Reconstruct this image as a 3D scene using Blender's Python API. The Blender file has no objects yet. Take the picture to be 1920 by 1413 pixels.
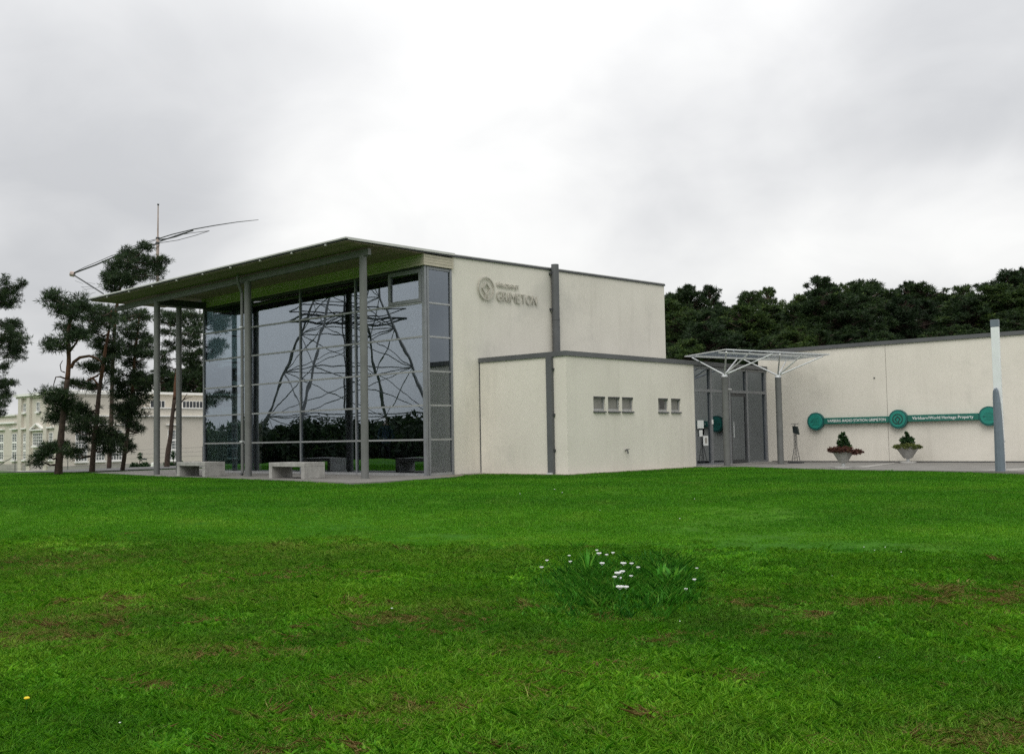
import bpy, math, random
import numpy as np
from mathutils import Matrix, Vector, noise as mnoise

random.seed(7)
rng = np.random.default_rng(7)
sc = bpy.context.scene
COL = sc.collection
rad = math.radians

# ------------------------------------------------------------------ camera
FPX, PITCH, ROLL, YAW, EYE = 1956.02, rad(3.3239), rad(-1.0249), rad(41.7847), 0.97
_fw = Vector((math.cos(YAW) * math.cos(PITCH), math.sin(YAW) * math.cos(PITCH), math.sin(PITCH)))
_r0 = Vector((math.sin(YAW), -math.cos(YAW), 0))
_u0 = _r0.cross(_fw)
_rt = _r0 * math.cos(ROLL) + _u0 * math.sin(ROLL)
_up = -_r0 * math.sin(ROLL) + _u0 * math.cos(ROLL)
cd = bpy.data.cameras.new('camera')
cam = bpy.data.objects.new('camera', cd)
COL.objects.link(cam)
M = Matrix.Identity(4)
for i, v in enumerate((_rt, _up, -_fw)):
    for j in range(3):
        M[j][i] = v[j]
M[2][3] = EYE
cam.matrix_world = M
cd.sensor_width = 36
cd.lens = 36 * FPX / 1920
cd.clip_start, cd.clip_end = 0.1, 3000
sc.camera = cam

# ------------------------------------------------------------------ sky, sun, exposure
SUN_EL, SUN_AZ = rad(52), rad(-152)       # azimuth of the direction towards the sun, in the XY plane
world = bpy.data.worlds.new('World')
sc.world = world
world.use_nodes = True
wn, wl = world.node_tree.nodes, world.node_tree.links
wn.clear()


def N(nodes, typ, **kw):
    n = nodes.new(typ)
    for k, v in kw.items():
        if k == 'inp':
            for a, b in v.items():
                n.inputs[a].default_value = b
        else:
            setattr(n, k, v)
    return n


def build_world():
    L = wl.new
    out = N(wn, 'ShaderNodeOutputWorld')
    bg = N(wn, 'ShaderNodeBackground', inp={'Strength': 0.1})
    sky = N(wn, 'ShaderNodeTexSky')
    sky.sky_type = 'NISHITA'
    sky.sun_disc = False
    sky.sun_elevation = SUN_EL
    sky.sun_rotation = math.pi / 2 - SUN_AZ
    sky.air_density, sky.dust_density = 1.0, 2.0
    tc = N(wn, 'ShaderNodeTexCoord')
    sep = N(wn, 'ShaderNodeSeparateXYZ')
    L(tc.outputs['Generated'], sep.inputs[0])
    # clouds lie on a flat layer: project the direction on a plane overhead
    zz = N(wn, 'ShaderNodeMath', operation='MAXIMUM', inp={1: 0.0})
    L(sep.outputs[2], zz.inputs[0])
    za = N(wn, 'ShaderNodeMath', operation='ADD', inp={1: 0.42})
    L(zz.outputs[0], za.inputs[0])
    dx = N(wn, 'ShaderNodeMath', operation='DIVIDE')
    dy = N(wn, 'ShaderNodeMath', operation='DIVIDE')
    L(sep.outputs[0], dx.inputs[0]); L(za.outputs[0], dx.inputs[1])
    L(sep.outputs[1], dy.inputs[0]); L(za.outputs[0], dy.inputs[1])
    comb = N(wn, 'ShaderNodeCombineXYZ')
    L(dx.outputs[0], comb.inputs[0]); L(dy.outputs[0], comb.inputs[1])
    mp = N(wn, 'ShaderNodeMapping', inp={'Location': CLOUD_OFF, 'Rotation': (0, 0, CLOUD_ROT)})
    L(comb.outputs[0], mp.inputs[0])
    n1 = N(wn, 'ShaderNodeTexNoise', inp={'Scale': 1.35, 'Detail': 5.0, 'Roughness': 0.45, 'Distortion': 0.35})
    L(mp.outputs[0], n1.inputs['Vector'])
    n2 = N(wn, 'ShaderNodeTexNoise', inp={'Scale': 4.6, 'Detail': 6.0, 'Roughness': 0.55, 'Distortion': 0.6})
    L(mp.outputs[0], n2.inputs['Vector'])
    m1 = N(wn, 'ShaderNodeMapRange', inp={'From Min': 0.29, 'From Max': 0.68, 'To Min': 0.0, 'To Max': 1.0})
    m1.interpolation_type = 'SMOOTHSTEP'
    L(n1.outputs[0], m1.inputs[0])
    m2 = N(wn, 'ShaderNodeMath', operation='MULTIPLY_ADD', inp={1: 0.5, 2: -0.25})
    L(n2.outputs[0], m2.inputs[0])
    ad = N(wn, 'ShaderNodeMath', operation='ADD', use_clamp=True)
    L(m1.outputs[0], ad.inputs[0]); L(m2.outputs[0], ad.inputs[1])
    # the overcast layer is brighter overhead than at the horizon
    ramp = N(wn, 'ShaderNodeValToRGB')
    e = ramp.color_ramp.elements
    e[0].position, e[0].color = 0.0, (0.585, 0.595, 0.612, 1)
    e[1].position, e[1].color = 1.0, (0.985, 0.985, 0.97, 1)
    e2 = e.new(0.5); e2.color = (0.785, 0.79, 0.795, 1)
    L(ad.outputs[0], ramp.inputs[0])
    el = N(wn, 'ShaderNodeMapRange', inp={'From Min': -0.02, 'From Max': 0.95, 'To Min': 7.5, 'To Max': 14.6})
    L(zz.outputs[0], el.inputs[0])
    cl = N(wn, 'ShaderNodeVectorMath', operation='SCALE')
    L(ramp.outputs[0], cl.inputs[0]); L(el.outputs[0], cl.inputs['Scale'])
    mix = N(wn, 'ShaderNodeMix', data_type='RGBA')
    mix.inputs[0].default_value = 0.96
    L(sky.outputs[0], mix.inputs[6]); L(cl.outputs[0], mix.inputs[7])
    L(mix.outputs[2], bg.inputs[0]); L(bg.outputs[0], out.inputs[0])


CLOUD_OFF, CLOUD_ROT = (5.5, 14.3, 0.0), -0.16
build_world()

sd = bpy.data.lights.new('sun', 'SUN')
sd.energy = 1.3
sd.angle = rad(40)
sd.color = (1.0, 0.965, 0.91)
sun = bpy.data.objects.new('sun', sd)
COL.objects.link(sun)
_sdir = Vector((math.cos(SUN_EL) * math.cos(SUN_AZ), math.cos(SUN_EL) * math.sin(SUN_AZ), math.sin(SUN_EL)))
sun.rotation_euler = _sdir.to_track_quat('Z', 'Y').to_euler()
sun.location = (0, 0, 60)

sc.view_settings.view_transform = 'Standard'
sc.view_settings.look = 'None'
sc.view_settings.gamma = 1
sc.view_settings.use_curve_mapping = False
sc.view_settings.exposure = 0.2
sc.render.engine = 'CYCLES'
sc.cycles.max_bounces = 8
sc.cycles.transparent_max_bounces = 16
sc.cycles.caustics_reflective = False
sc.cycles.caustics_refractive = False
sc.cycles.use_denoising = False      # keep the grain of grass and needles
sc.cycles.use_adaptive_sampling = False
sc.cycles.sample_clamp_indirect = 4.0


# ------------------------------------------------------------------ camera-calibrated helpers (real positions from measured picture points)
def ray(px, py):
    return _fw + _rt * ((px - 960) / FPX) - _up * ((py - 706.5) / FPX)


def at(px, py, depth):
    p = Vector((0, 0, EYE)) + ray(px, py) * depth
    return p


def onz(px, py, z):
    r = ray(px, py)
    return Vector((0, 0, EYE)) + r * ((z - EYE) / r.z)


# ------------------------------------------------------------------ mesh builder
ORG = {}


class MB:
    def __init__(self):
        self.v, self.f = [], []

    def add(self, vs, fs):
        b = len(self.v)
        self.v.extend([tuple(p) for p in vs])
        self.f.extend([tuple(b + i for i in q) for q in fs])
        return self

    def box(self, x0, x1, y0, y1, z0, z1):
        vs = [(x0, y0, z0), (x1, y0, z0), (x1, y1, z0), (x0, y1, z0), (x0, y0, z1), (x1, y0, z1), (x1, y1, z1), (x0, y1, z1)]
        return self.add(vs, [(0, 3, 2, 1), (4, 5, 6, 7), (0, 1, 5, 4), (1, 2, 6, 5), (2, 3, 7, 6), (3, 0, 4, 7)])

    def hexa(self, lo, hi):
        # lo: 4 bottom points ccw, hi: the 4 above them
        return self.add(list(lo) + list(hi), [(3, 2, 1, 0), (4, 5, 6, 7), (0, 1, 5, 4), (1, 2, 6, 5), (2, 3, 7, 6), (3, 0, 4, 7)])

    def prism(self, poly, z0, z1):
        n = len(poly)
        vs = [(p[0], p[1], z0) for p in poly] + [(p[0], p[1], z1) for p in poly]
        fs = [tuple(range(n - 1, -1, -1)), tuple(range(n, 2 * n))]
        fs += [(i, (i + 1) % n, n + (i + 1) % n, n + i) for i in range(n)]
        return self.add(vs, fs)

    def path(self, pts, radii, n=8, cap=True):
        pts = [Vector(p) for p in pts]
        if not hasattr(radii, '__len__'):
            radii = [radii] * len(pts)
        rings = []
        ref = None
        for i, p in enumerate(pts):
            d = (pts[min(i + 1, len(pts) - 1)] - pts[max(i - 1, 0)]).normalized()
            if ref is None:
                ref = Vector((1, 0, 0)) if abs(d.x) < 0.9 else Vector((0, 1, 0))
            a = (ref - d * ref.dot(d)).normalized()
            ref = a
            b = d.cross(a)
            rings.append([p + (a * math.cos(t) + b * math.sin(t)) * radii[i] for t in [2 * math.pi * k / n for k in range(n)]])
        vs = [q for r in rings for q in r]
        fs = []
        for i in range(len(pts) - 1):
            for k in range(n):
                fs.append((i * n + k, i * n + (k + 1) % n, (i + 1) * n + (k + 1) % n, (i + 1) * n + k))
        if cap:
            fs.append(tuple(range(n - 1, -1, -1)))
            fs.append(tuple((len(pts) - 1) * n + k for k in range(n)))
        return self.add(vs, fs)

    def lathe(self, prof, n=24, c=(0, 0, 0)):
        vs, fs = [], []
        for r, z in prof:
            for k in range(n):
                t = 2 * math.pi * k / n
                vs.append((c[0] + r * math.cos(t), c[1] + r * math.sin(t), c[2] + z))
        for i in range(len(prof) - 1):
            for k in range(n):
                fs.append((i * n + k, i * n + (k + 1) % n, (i + 1) * n + (k + 1) % n, (i + 1) * n + k))
        return self.add(vs, fs)

    def bar(self, p0, p1, w, h, up=(0, 0, 1)):
        p0, p1 = Vector(p0), Vector(p1)
        d = (p1 - p0).normalized()
        s = d.cross(Vector(up)).normalized() * (w / 2)
        u = s.cross(d).normalized() * (h / 2)
        lo = [p0 - s - u, p0 + s - u, p0 + s + u, p0 - s + u]
        hi = [p1 - s - u, p1 + s - u, p1 + s + u, p1 - s + u]
        return self.hexa(lo, hi)


def origin_of(o):
    return ORG.get(o.name, Vector((0, 0, 0)))


def link_mesh(name, me, mat=None, parent=None, base=None, smooth=False):
    """me holds world coordinates; base (or the parent's base) becomes the object's origin."""
    o = bpy.data.objects.new(name, me)
    COL.objects.link(o)
    if mat:
        me.materials.append(mat)
    off = None
    if parent is not None:
        off = origin_of(parent)
        o.parent = parent
        ORG[o.name] = off
    elif base is not None:
        off = Vector(base)
        o.location = off
        ORG[o.name] = off
    if off is not None and off.length > 0:
        me.transform(Matrix.Translation(-off))
    if smooth:
        me.polygons.foreach_set('use_smooth', [True] * len(me.polygons))
    return o


def obj(name, mb, mat=None, parent=None, base=None, smooth=False, bevel=0):
    me = bpy.data.meshes.new(name)
    me.from_pydata(mb.v, [], mb.f)
    me.update()
    o = link_mesh(name, me, mat, parent, base, smooth)
    if bevel:
        m = o.modifiers.new('edge', 'BEVEL')
        m.width = bevel
        m.segments = 2
        m.limit_method = 'ANGLE'
    return o


def tag(o, label, cat, group=None, kind=None):
    o['label'] = label
    o['category'] = cat
    if group:
        o['group'] = group
    if kind:
        o['kind'] = kind
    return o


def thing(name, base, label, cat, group=None):
    o = bpy.data.objects.new(name, None)
    o.empty_display_size = 0.3
    COL.objects.link(o)
    o.location = base
    ORG[o.name] = Vector(base)
    return tag(o, label, cat, group)


def kids(o):
    return [c for c in bpy.data.objects if c.parent == o]


CH = {}


def copy_tree(root, loc, rotz=0, scale=None, label=None):
    r = root.copy()
    COL.objects.link(r)
    r.location = loc
    r.rotation_euler = (0, 0, rotz)
    if scale:
        r.scale = scale
    if label:
        r['label'] = label
    for ch in CH.setdefault(root.name, kids(root)):
        c = ch.copy()
        COL.objects.link(c)
        c.parent = r
        for g in CH.setdefault(ch.name, kids(ch)):
            d = g.copy()
            COL.objects.link(d)
            d.parent = c
    return r


# ------------------------------------------------------------------ materials
def mat(name, col, rough=0.7, metal=0.0, var=0.0, vscale=3.0, bump=0.0, bscale=40.0, col2=None, spec=0.5):
    m = bpy.data.materials.new(name)
    m.use_nodes = True
    nt = m.node_tree
    b = nt.nodes['Principled BSDF']
    b.inputs['Roughness'].default_value = rough
    b.inputs['Metallic'].default_value = metal
    b.inputs['Specular IOR Level'].default_value = spec
    b.inputs['Base Color'].default_value = (*col, 1)
    tc = nt.nodes.new('ShaderNodeTexCoord')
    if var > 0 or col2:
        n = N(nt.nodes, 'ShaderNodeTexNoise', inp={'Scale': vscale, 'Detail': 6.0, 'Roughness': 0.6})
        nt.links.new(tc.outputs['Object'], n.inputs['Vector'])
        r = nt.nodes.new('ShaderNodeValToRGB')
        c2 = col2 if col2 else tuple(c * (1 + var) for c in col)
        c1 = tuple(c * (1 - var) for c in col) if not col2 else col
        r.color_ramp.elements[0].position = 0.32
        r.color_ramp.elements[1].position = 0.68
        r.color_ramp.elements[0].color = (*c1, 1)
        r.color_ramp.elements[1].color = (*c2, 1)
        nt.links.new(n.outputs[0], r.inputs[0])
        nt.links.new(r.outputs[0], b.inputs['Base Color'])
    if bump > 0:
        n = N(nt.nodes, 'ShaderNodeTexNoise', inp={'Scale': bscale, 'Detail': 4.0})
        nt.links.new(tc.outputs['Object'], n.inputs['Vector'])
        bp = N(nt.nodes, 'ShaderNodeBump', inp={'Strength': 1.0, 'Distance': bump})
        nt.links.new(n.outputs[0], bp.inputs['Height'])
        nt.links.new(bp.outputs[0], b.inputs['Normal'])
    return m


def plaster(name, col, stain):
    """Render coat: grain relief, cloudy mottling, rain streaks and blotchy stains of their own."""
    m = bpy.data.materials.new(name)
    m.use_nodes = True
    nt = m.node_tree
    L = nt.links.new
    b = nt.nodes['Principled BSDF']
    b.inputs['Roughness'].default_value = 0.9
    b.inputs['Specular IOR Level'].default_value = 0.2
    geo = nt.nodes.new('ShaderNodeNewGeometry')
    n1 = N(nt.nodes, 'ShaderNodeTexNoise', inp={'Scale': 0.55, 'Detail': 7.0, 'Roughness': 0.62})
    L(geo.outputs['Position'], n1.inputs['Vector'])
    mp = N(nt.nodes, 'ShaderNodeMapping', inp={'Scale': (3.2, 3.2, 0.22)})
    L(geo.outputs['Position'], mp.inputs[0])
    n2 = N(nt.nodes, 'ShaderNodeTexNoise', inp={'Scale': 1.0, 'Detail': 5.0, 'Roughness': 0.6})
    L(mp.outputs[0], n2.inputs['Vector'])
    n3 = N(nt.nodes, 'ShaderNodeTexNoise', inp={'Scale': 14.0, 'Detail': 5.0, 'Roughness': 0.7})
    L(geo.outputs['Position'], n3.inputs['Vector'])
    r1 = N(nt.nodes, 'ShaderNodeMapRange', inp={'From Min': 0.3, 'From Max': 0.7, 'To Min': 0.0, 'To Max': 0.55})
    L(n1.outputs[0], r1.inputs[0])
    r2 = N(nt.nodes, 'ShaderNodeMapRange', inp={'From Min': 0.52, 'From Max': 0.80, 'To Min': 0.0, 'To Max': 0.42})
    L(n2.outputs[0], r2.inputs[0])
    r3 = N(nt.nodes, 'ShaderNodeMapRange', inp={'From Min': 0.35, 'From Max': 0.75, 'To Min': -0.12, 'To Max': 0.16})
    L(n3.outputs[0], r3.inputs[0])
    a = N(nt.nodes, 'ShaderNodeMath', operation='ADD')
    L(r1.outputs[0], a.inputs[0]); L(r2.outputs[0], a.inputs[1])
    a2 = N(nt.nodes, 'ShaderNodeMath', operation='ADD', use_clamp=True)
    L(a.outputs[0], a2.inputs[0]); L(r3.outputs[0], a2.inputs[1])
    mx = N(nt.nodes, 'ShaderNodeMix', data_type='RGBA')
    mx.inputs[6].default_value = (*col, 1)
    mx.inputs[7].default_value = (*stain, 1)
    L(a2.outputs[0], mx.inputs[0])
    # weathered grey-green blooms, each a ragged patch
    n5 = N(nt.nodes, 'ShaderNodeTexNoise', inp={'Scale': 0.33, 'Detail': 9.0, 'Roughness': 0.72, 'Distortion': 0.4})
    L(geo.outputs['Position'], n5.inputs['Vector'])
    r5 = N(nt.nodes, 'ShaderNodeMapRange', inp={'From Min': 0.56, 'From Max': 0.70, 'To Min': 0.0, 'To Max': 0.34})
    L(n5.outputs[0], r5.inputs[0])
    mx2 = N(nt.nodes, 'ShaderNodeMix', data_type='RGBA')
    mx2.inputs[7].default_value = (stain[0] * 0.72, stain[1] * 0.75, stain[2] * 0.78, 1)
    L(r5.outputs[0], mx2.inputs[0]); L(mx.outputs[2], mx2.inputs[6])
    L(mx2.outputs[2], b.inputs['Base Color'])
    n4 = N(nt.nodes, 'ShaderNodeTexNoise', inp={'Scale': 60.0, 'Detail': 3.0})
    L(geo.outputs['Position'], n4.inputs['Vector'])
    bp = N(nt.nodes, 'ShaderNodeBump', inp={'Strength': 0.6, 'Distance': 0.004})
    L(n4.outputs[0], bp.inputs['Height'])
    L(bp.outputs[0], b.inputs['Normal'])
    return m


def glass(name, tint, base=0.06, k=0.55, wave=0.0011, wscale=0.9, coat=2.4):
    """Coated window glass: part mirror, part tinted see-through; the panes are slightly wavy."""
    # a tinted mirror coat: a larger but dimmer reflection, the rest passes through
    p0, p1 = base + 0.12 * k, min(0.9, coat * (base + 0.12 * k))
    tint = tuple(min(1.0, t * (1 - p0) / (1 - p1)) for t in tint)
    base, k = base * coat, k * coat
    gcol = tuple(c / coat for c in (0.95, 1.07, 1.2))
    m = bpy.data.materials.new(name)
    m.use_nodes = True
    nt = m.node_tree
    L = nt.links.new
    nt.nodes.clear()
    out = nt.nodes.new('ShaderNodeOutputMaterial')
    gl = N(nt.nodes, 'ShaderNodeBsdfGlossy', inp={'Roughness': 0.0, 'Color': (*gcol, 1)})
    tr = N(nt.nodes, 'ShaderNodeBsdfTransparent', inp={'Color': (*tint, 1)})
    mx = nt.nodes.new('ShaderNodeMixShader')
    lw = N(nt.nodes, 'ShaderNodeLayerWeight', inp={'Blend': 0.5})
    p = N(nt.nodes, 'ShaderNodeMath', operation='POWER', inp={1: 2.0})
    ma = N(nt.nodes, 'ShaderNodeMath', operation='MULTIPLY_ADD', use_clamp=True, inp={1: k, 2: base})
    L(lw.outputs['Facing'], p.inputs[0]); L(p.outputs[0], ma.inputs[0]); L(ma.outputs[0], mx.inputs[0])
    geo = nt.nodes.new('ShaderNodeNewGeometry')
    oi = nt.nodes.new('ShaderNodeObjectInfo')
    va = N(nt.nodes, 'ShaderNodeVectorMath', operation='SCALE', inp={'Scale': 7.0})
    cb = nt.nodes.new('ShaderNodeCombineXYZ')
    L(oi.outputs['Random'], cb.inputs[0]); L(oi.outputs['Random'], cb.inputs[2])
    L(cb.outputs[0], va.inputs[0])
    ad = N(nt.nodes, 'ShaderNodeVectorMath', operation='ADD')
    L(geo.outputs['Position'], ad.inputs[0]); L(va.outputs[0], ad.inputs[1])
    nz = N(nt.nodes, 'ShaderNodeTexNoise', inp={'Scale': wscale, 'Detail': 1.5, 'Roughness': 0.4})
    L(ad.outputs[0], nz.inputs['Vector'])
    bp = N(nt.nodes, 'ShaderNodeBump', inp={'Strength': 1.0, 'Distance': wave * 2})
    L(nz.outputs[0], bp.inputs['Height'])
    L(bp.outputs[0], gl.inputs['Normal'])
    L(tr.outputs[0], mx.inputs[1]); L(gl.outputs[0], mx.inputs[2]); L(mx.outputs[0], out.inputs[0])
    return m


def emit(name, col, s):
    m = bpy.data.materials.new(name)
    m.use_nodes = True
    b = m.node_tree.nodes['Principled BSDF']
    b.inputs['Base Color'].default_value = (*col, 1)
    b.inputs['Emission Color'].default_value = (*col, 1)
    b.inputs['Emission Strength'].default_value = s
    return m


MP = {}
MP['wall'] = plaster('cream_render', (0.74, 0.705, 0.63), (0.58, 0.55, 0.485))
MP['old'] = plaster('old_render', (0.60, 0.56, 0.49), (0.50, 0.465, 0.41))
MP['oldwhite'] = mat('white_trim', (0.80, 0.79, 0.76), 0.7, var=0.06, vscale=2)
MP['plinth'] = mat('grey_plinth', (0.33, 0.315, 0.29), 0.85, var=0.12, vscale=1.5)
MP['steel'] = mat('grey_painted_steel', (0.128, 0.132, 0.128), 0.5, var=0.14, vscale=2.5, bump=0.0006, bscale=25)
MP['frame'] = mat('grey_aluminium', (0.22, 0.23, 0.245), 0.42, 0.3, var=0.10, vscale=4)
MP['transom'] = mat('pale_aluminium', (0.34, 0.345, 0.35), 0.4, 0.35, var=0.10, vscale=4)
MP['dark'] = mat('dark_metal', (0.045, 0.048, 0.052), 0.5, var=0.2)
MP['fascia'] = mat('slate_grey_flashing', (0.092, 0.096, 0.10), 0.5, 0.0, var=0.14, vscale=1.6)
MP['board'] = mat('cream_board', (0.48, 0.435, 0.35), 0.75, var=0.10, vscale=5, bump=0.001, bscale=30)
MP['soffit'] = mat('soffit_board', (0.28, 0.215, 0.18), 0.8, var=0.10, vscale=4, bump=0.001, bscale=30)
MP['roofedge'] = mat('pale_roof_edge', (0.52, 0.52, 0.50), 0.5, 0.2, var=0.1)
MP['galv'] = mat('galvanised_steel', (0.66, 0.68, 0.69), 0.36, 0.35, var=0.12, vscale=8)
MP['concrete'] = mat('cast_concrete', (0.33, 0.325, 0.305), 0.9, var=0.2, vscale=5, bump=0.003, bscale=45)
MP['pave'] = mat('paving', (0.175, 0.168, 0.155), 0.9, var=0.18, vscale=1.6, bump=0.002, bscale=60)
MP['pavelight'] = mat('pale_paving', (0.29, 0.28, 0.26), 0.9, var=0.15, vscale=3, bump=0.002, bscale=60)
MP['asphalt'] = mat('asphalt', (0.10, 0.10, 0.098), 0.9, var=0.2, vscale=0.7)
MP['gravel'] = mat('gravel', (0.21, 0.18, 0.145), 0.95, var=0.35, vscale=22, bump=0.01, bscale=60)
MP['glass'] = glass('facade_glass', (0.66, 0.74, 0.735), base=0.125, wave=0.0012)
MP['glassr'] = glass('return_glass', (0.62, 0.72, 0.73), base=0.10, coat=4.2)
MP['glassend'] = glass('end_glass', (0.40, 0.50, 0.51), base=0.10)
MP['glassdoor'] = glass('door_glass', (0.55, 0.66, 0.65), base=0.10, k=0.5, coat=4.2)
MP['glasssmall'] = mat('frosted_pane', (0.20, 0.195, 0.18), 0.25, spec=0.6, var=0.12, vscale=5)
MP['canopyglass'] = glass('canopy_glass', (0.88, 0.93, 0.93), base=0.045, k=0.3)
MP['oldglass'] = mat('old_window_glass', (0.16, 0.175, 0.18), 0.1, spec=0.8, var=0.25, vscale=0.8)
MP['darkglass'] = mat('clerestory_glass', (0.022, 0.026, 0.03), 0.08, spec=0.8)
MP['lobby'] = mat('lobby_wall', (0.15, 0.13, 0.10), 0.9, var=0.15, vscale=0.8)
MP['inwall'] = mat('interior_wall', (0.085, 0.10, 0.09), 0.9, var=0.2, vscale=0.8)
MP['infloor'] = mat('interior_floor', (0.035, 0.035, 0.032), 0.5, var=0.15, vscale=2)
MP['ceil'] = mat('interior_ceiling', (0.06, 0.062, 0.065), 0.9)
MP['teal'] = mat('teal_sign_paint', (0.012, 0.21, 0.165), 0.42, var=0.08, vscale=6)
MP['tealdark'] = mat('dark_teal_rim', (0.008, 0.105, 0.095), 0.42, var=0.1, vscale=6)
MP['tealbar'] = mat('green_sign_bar', (0.010, 0.128, 0.098), 0.45, var=0.1, vscale=5)
MP['white'] = mat('white_lettering', (0.82, 0.83, 0.82), 0.5)
MP['black'] = mat('black_print', (0.012, 0.02, 0.02), 0.5)
MP['letter'] = mat('pale_letter_metal', (0.44, 0.42, 0.36), 0.5, 0.1, var=0.15, vscale=14)
MP['bark'] = mat('pine_bark_grey', (0.052, 0.035, 0.026), 0.95, var=0.4, vscale=9, bump=0.02, bscale=14)
MP['barkr'] = mat('pine_bark_orange', (0.15, 0.068, 0.035), 0.95, col2=(0.06, 0.034, 0.023), vscale=5, bump=0.015, bscale=12)
MP['blue'] = mat('blue_grey_paint', (0.145, 0.175, 0.215), 0.4, var=0.08, vscale=5)
MP['frost'] = mat('frosted_white_acrylic', (0.74, 0.76, 0.78), 0.4, var=0.04)
MP['wood'] = mat('dark_wood', (0.05, 0.032, 0.02), 0.6, var=0.25, vscale=6)
MP['paper'] = mat('white_paper', (0.75, 0.77, 0.76), 0.8)
MP['terracotta'] = mat('planter_concrete', (0.36, 0.355, 0.34), 0.85, var=0.18, vscale=9, bump=0.003, bscale=50)
MP['rust'] = mat('weathered_mast', (0.38, 0.30, 0.27), 0.6, var=0.2, vscale=3)


def needle_mat(name, a, b, c, trans=0.0, vary=0.0):
    m = bpy.data.materials.new(name)
    m.use_nodes = True
    nt = m.node_tree
    L = nt.links.new
    bs = nt.nodes['Principled BSDF']
    bs.inputs['Roughness'].default_value = 0.6
    bs.inputs['Specular IOR Level'].default_value = 0.25
    at_ = N(nt.nodes, 'ShaderNodeAttribute', attribute_name='tone')
    r = nt.nodes.new('ShaderNodeValToRGB')
    r.color_ramp.elements[0].color = (*a, 1)
    r.color_ramp.elements[1].color = (*c, 1)
    e = r.color_ramp.elements.new(0.6)
    e.color = (*b, 1)
    if vary:       # every tree has its own tone
        oi = nt.nodes.new('ShaderNodeObjectInfo')
        mm = N(nt.nodes, 'ShaderNodeMath', operation='MULTIPLY_ADD', inp={1: vary, 2: -vary * 0.5})
        aa = N(nt.nodes, 'ShaderNodeMath', operation='ADD', use_clamp=True)
        L(oi.outputs['Random'], mm.inputs[0]); L(mm.outputs[0], aa.inputs[0]); L(at_.outputs['Fac'], aa.inputs[1])
        L(aa.outputs[0], r.inputs[0])
    else:
        L(at_.outputs['Fac'], r.inputs[0])
    L(r.outputs[0], bs.inputs['Base Color'])
    if trans:
        tr = nt.nodes.new('ShaderNodeBsdfTranslucent')
        ms = nt.nodes.new('ShaderNodeMixShader')
        ms.inputs[0].default_value = trans
        L(r.outputs[0], tr.inputs[0])
        L(bs.outputs[0], ms.inputs[1]); L(tr.outputs[0], ms.inputs[2])
        L(ms.outputs[0], nt.nodes['Material Output'].inputs[0])
    return m


MP['needle'] = needle_mat('pine_needles', (0.016, 0.032, 0.014), (0.036, 0.066, 0.024), (0.10, 0.145, 0.05), 0.2)
MP['needlef'] = needle_mat('wood_needles', (0.014, 0.030, 0.011), (0.034, 0.066, 0.018), (0.10, 0.155, 0.032), 0.25, 0.75)
MP['leafred'] = needle_mat('heather_leaves', (0.06, 0.02, 0.018), (0.10, 0.045, 0.03), (0.10, 0.12, 0.03))
MP['leafolive'] = needle_mat('trailing_leaves', (0.05, 0.075, 0.02), (0.12, 0.14, 0.035), (0.20, 0.21, 0.06))
MP['leafgreen'] = needle_mat('shrub_leaves', (0.012, 0.035, 0.014), (0.03, 0.075, 0.02), (0.07, 0.13, 0.035))
MP['weed'] = needle_mat('weed_leaves', (0.035, 0.18, 0.014), (0.085, 0.33, 0.022), (0.24, 0.46, 0.06), 0.42)


# ------------------------------------------------------------------ terrain
def sstep(a, b, x):
    t = np.clip((x - a) / (b - a), 0, 1)
    return t * t * (3 - 2 * t)


PROF_S = np.array([-400, -30, 0, 6, 9, 11.5, 13.2, 14.6, 16.0, 18, 20.5, 22.5, 23.6, 25, 30, 60, 900.])
PROF_Z = np.array([-1.0, -0.9, -0.80, -0.78, -0.74, -0.66, -0.585, -0.56, -0.575, -0.47, -0.25, -0.11, -0.06, -0.035, -0.03, -0.03, -0.03])


def terrain(X, Y):
    X, Y = np.asarray(X, float), np.asarray(Y, float)
    s = X * 0.7456 + Y * 0.6664
    t = X * 0.6664 - Y * 0.7456          # positive to the right
    ridge = s + 0.33 * np.clip(t, -9, 9) * sstep(6, 10, s) * (1 - sstep(17, 22, s))   # the bank runs slantwise
    z = np.interp(ridge, PROF_S, PROF_Z)
    for ds in (-0.7, 0.7):
        z = z + np.interp(ridge + ds, PROF_S, PROF_Z)
    z = z / 3
    z = z - 1.75 * sstep(36, 104, Y) - 0.6 * sstep(115, 240, Y)
    return z


def terr1(x, y):
    return float(terrain(x, y))


# dry and bare patches in the rough grass: picture spot, size along / across in metres, dryness
DRY = [(680, 1285, .28, .7), (655, 1350, .3, .5), (760, 1350, .35, .6), (840, 1330, .25, .6), (895, 1383, .2, .7), (500, 1222, .55, .6), (390, 1240, .3, .5), (60, 1195, .9, .7),
       (130, 1160, .7, .5), (745, 1165, .8, .6), (800, 1190, .3, .7), (690, 1140, .3, .5), (480, 1290, .3, .6), (590, 1400, .35, .8), (1160, 1165, .22, .9), (1265, 1192, .25, .7),
       (1380, 1273, .18, .8), (1475, 1190, .22, .6), (1520, 1153, .2, .5), (990, 1235, .35, .5), (1010, 1215, .3, .5), (1020, 1265, .2, .6), (985, 1280, .2, .6), (1660, 1132, .5, .9), (1720, 1130, .4, .9),
       (1880, 1125, .7, 1.), (1830, 1110, .6, .7), (1870, 1190, .2, .6), (1870, 1395, .45, .9), (1915, 1370, .3, .9), (60, 1060, 1.2, .3), (520, 1080, 1.0, .3), (200, 1130, .9, .35), (1130, 1265, .3, .5), (1400, 1130, .5, .4), (1250, 1350, .3, .4), (300, 1290, .35, .4), (950, 1140, .4, .35)]
DRYP = []
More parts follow.
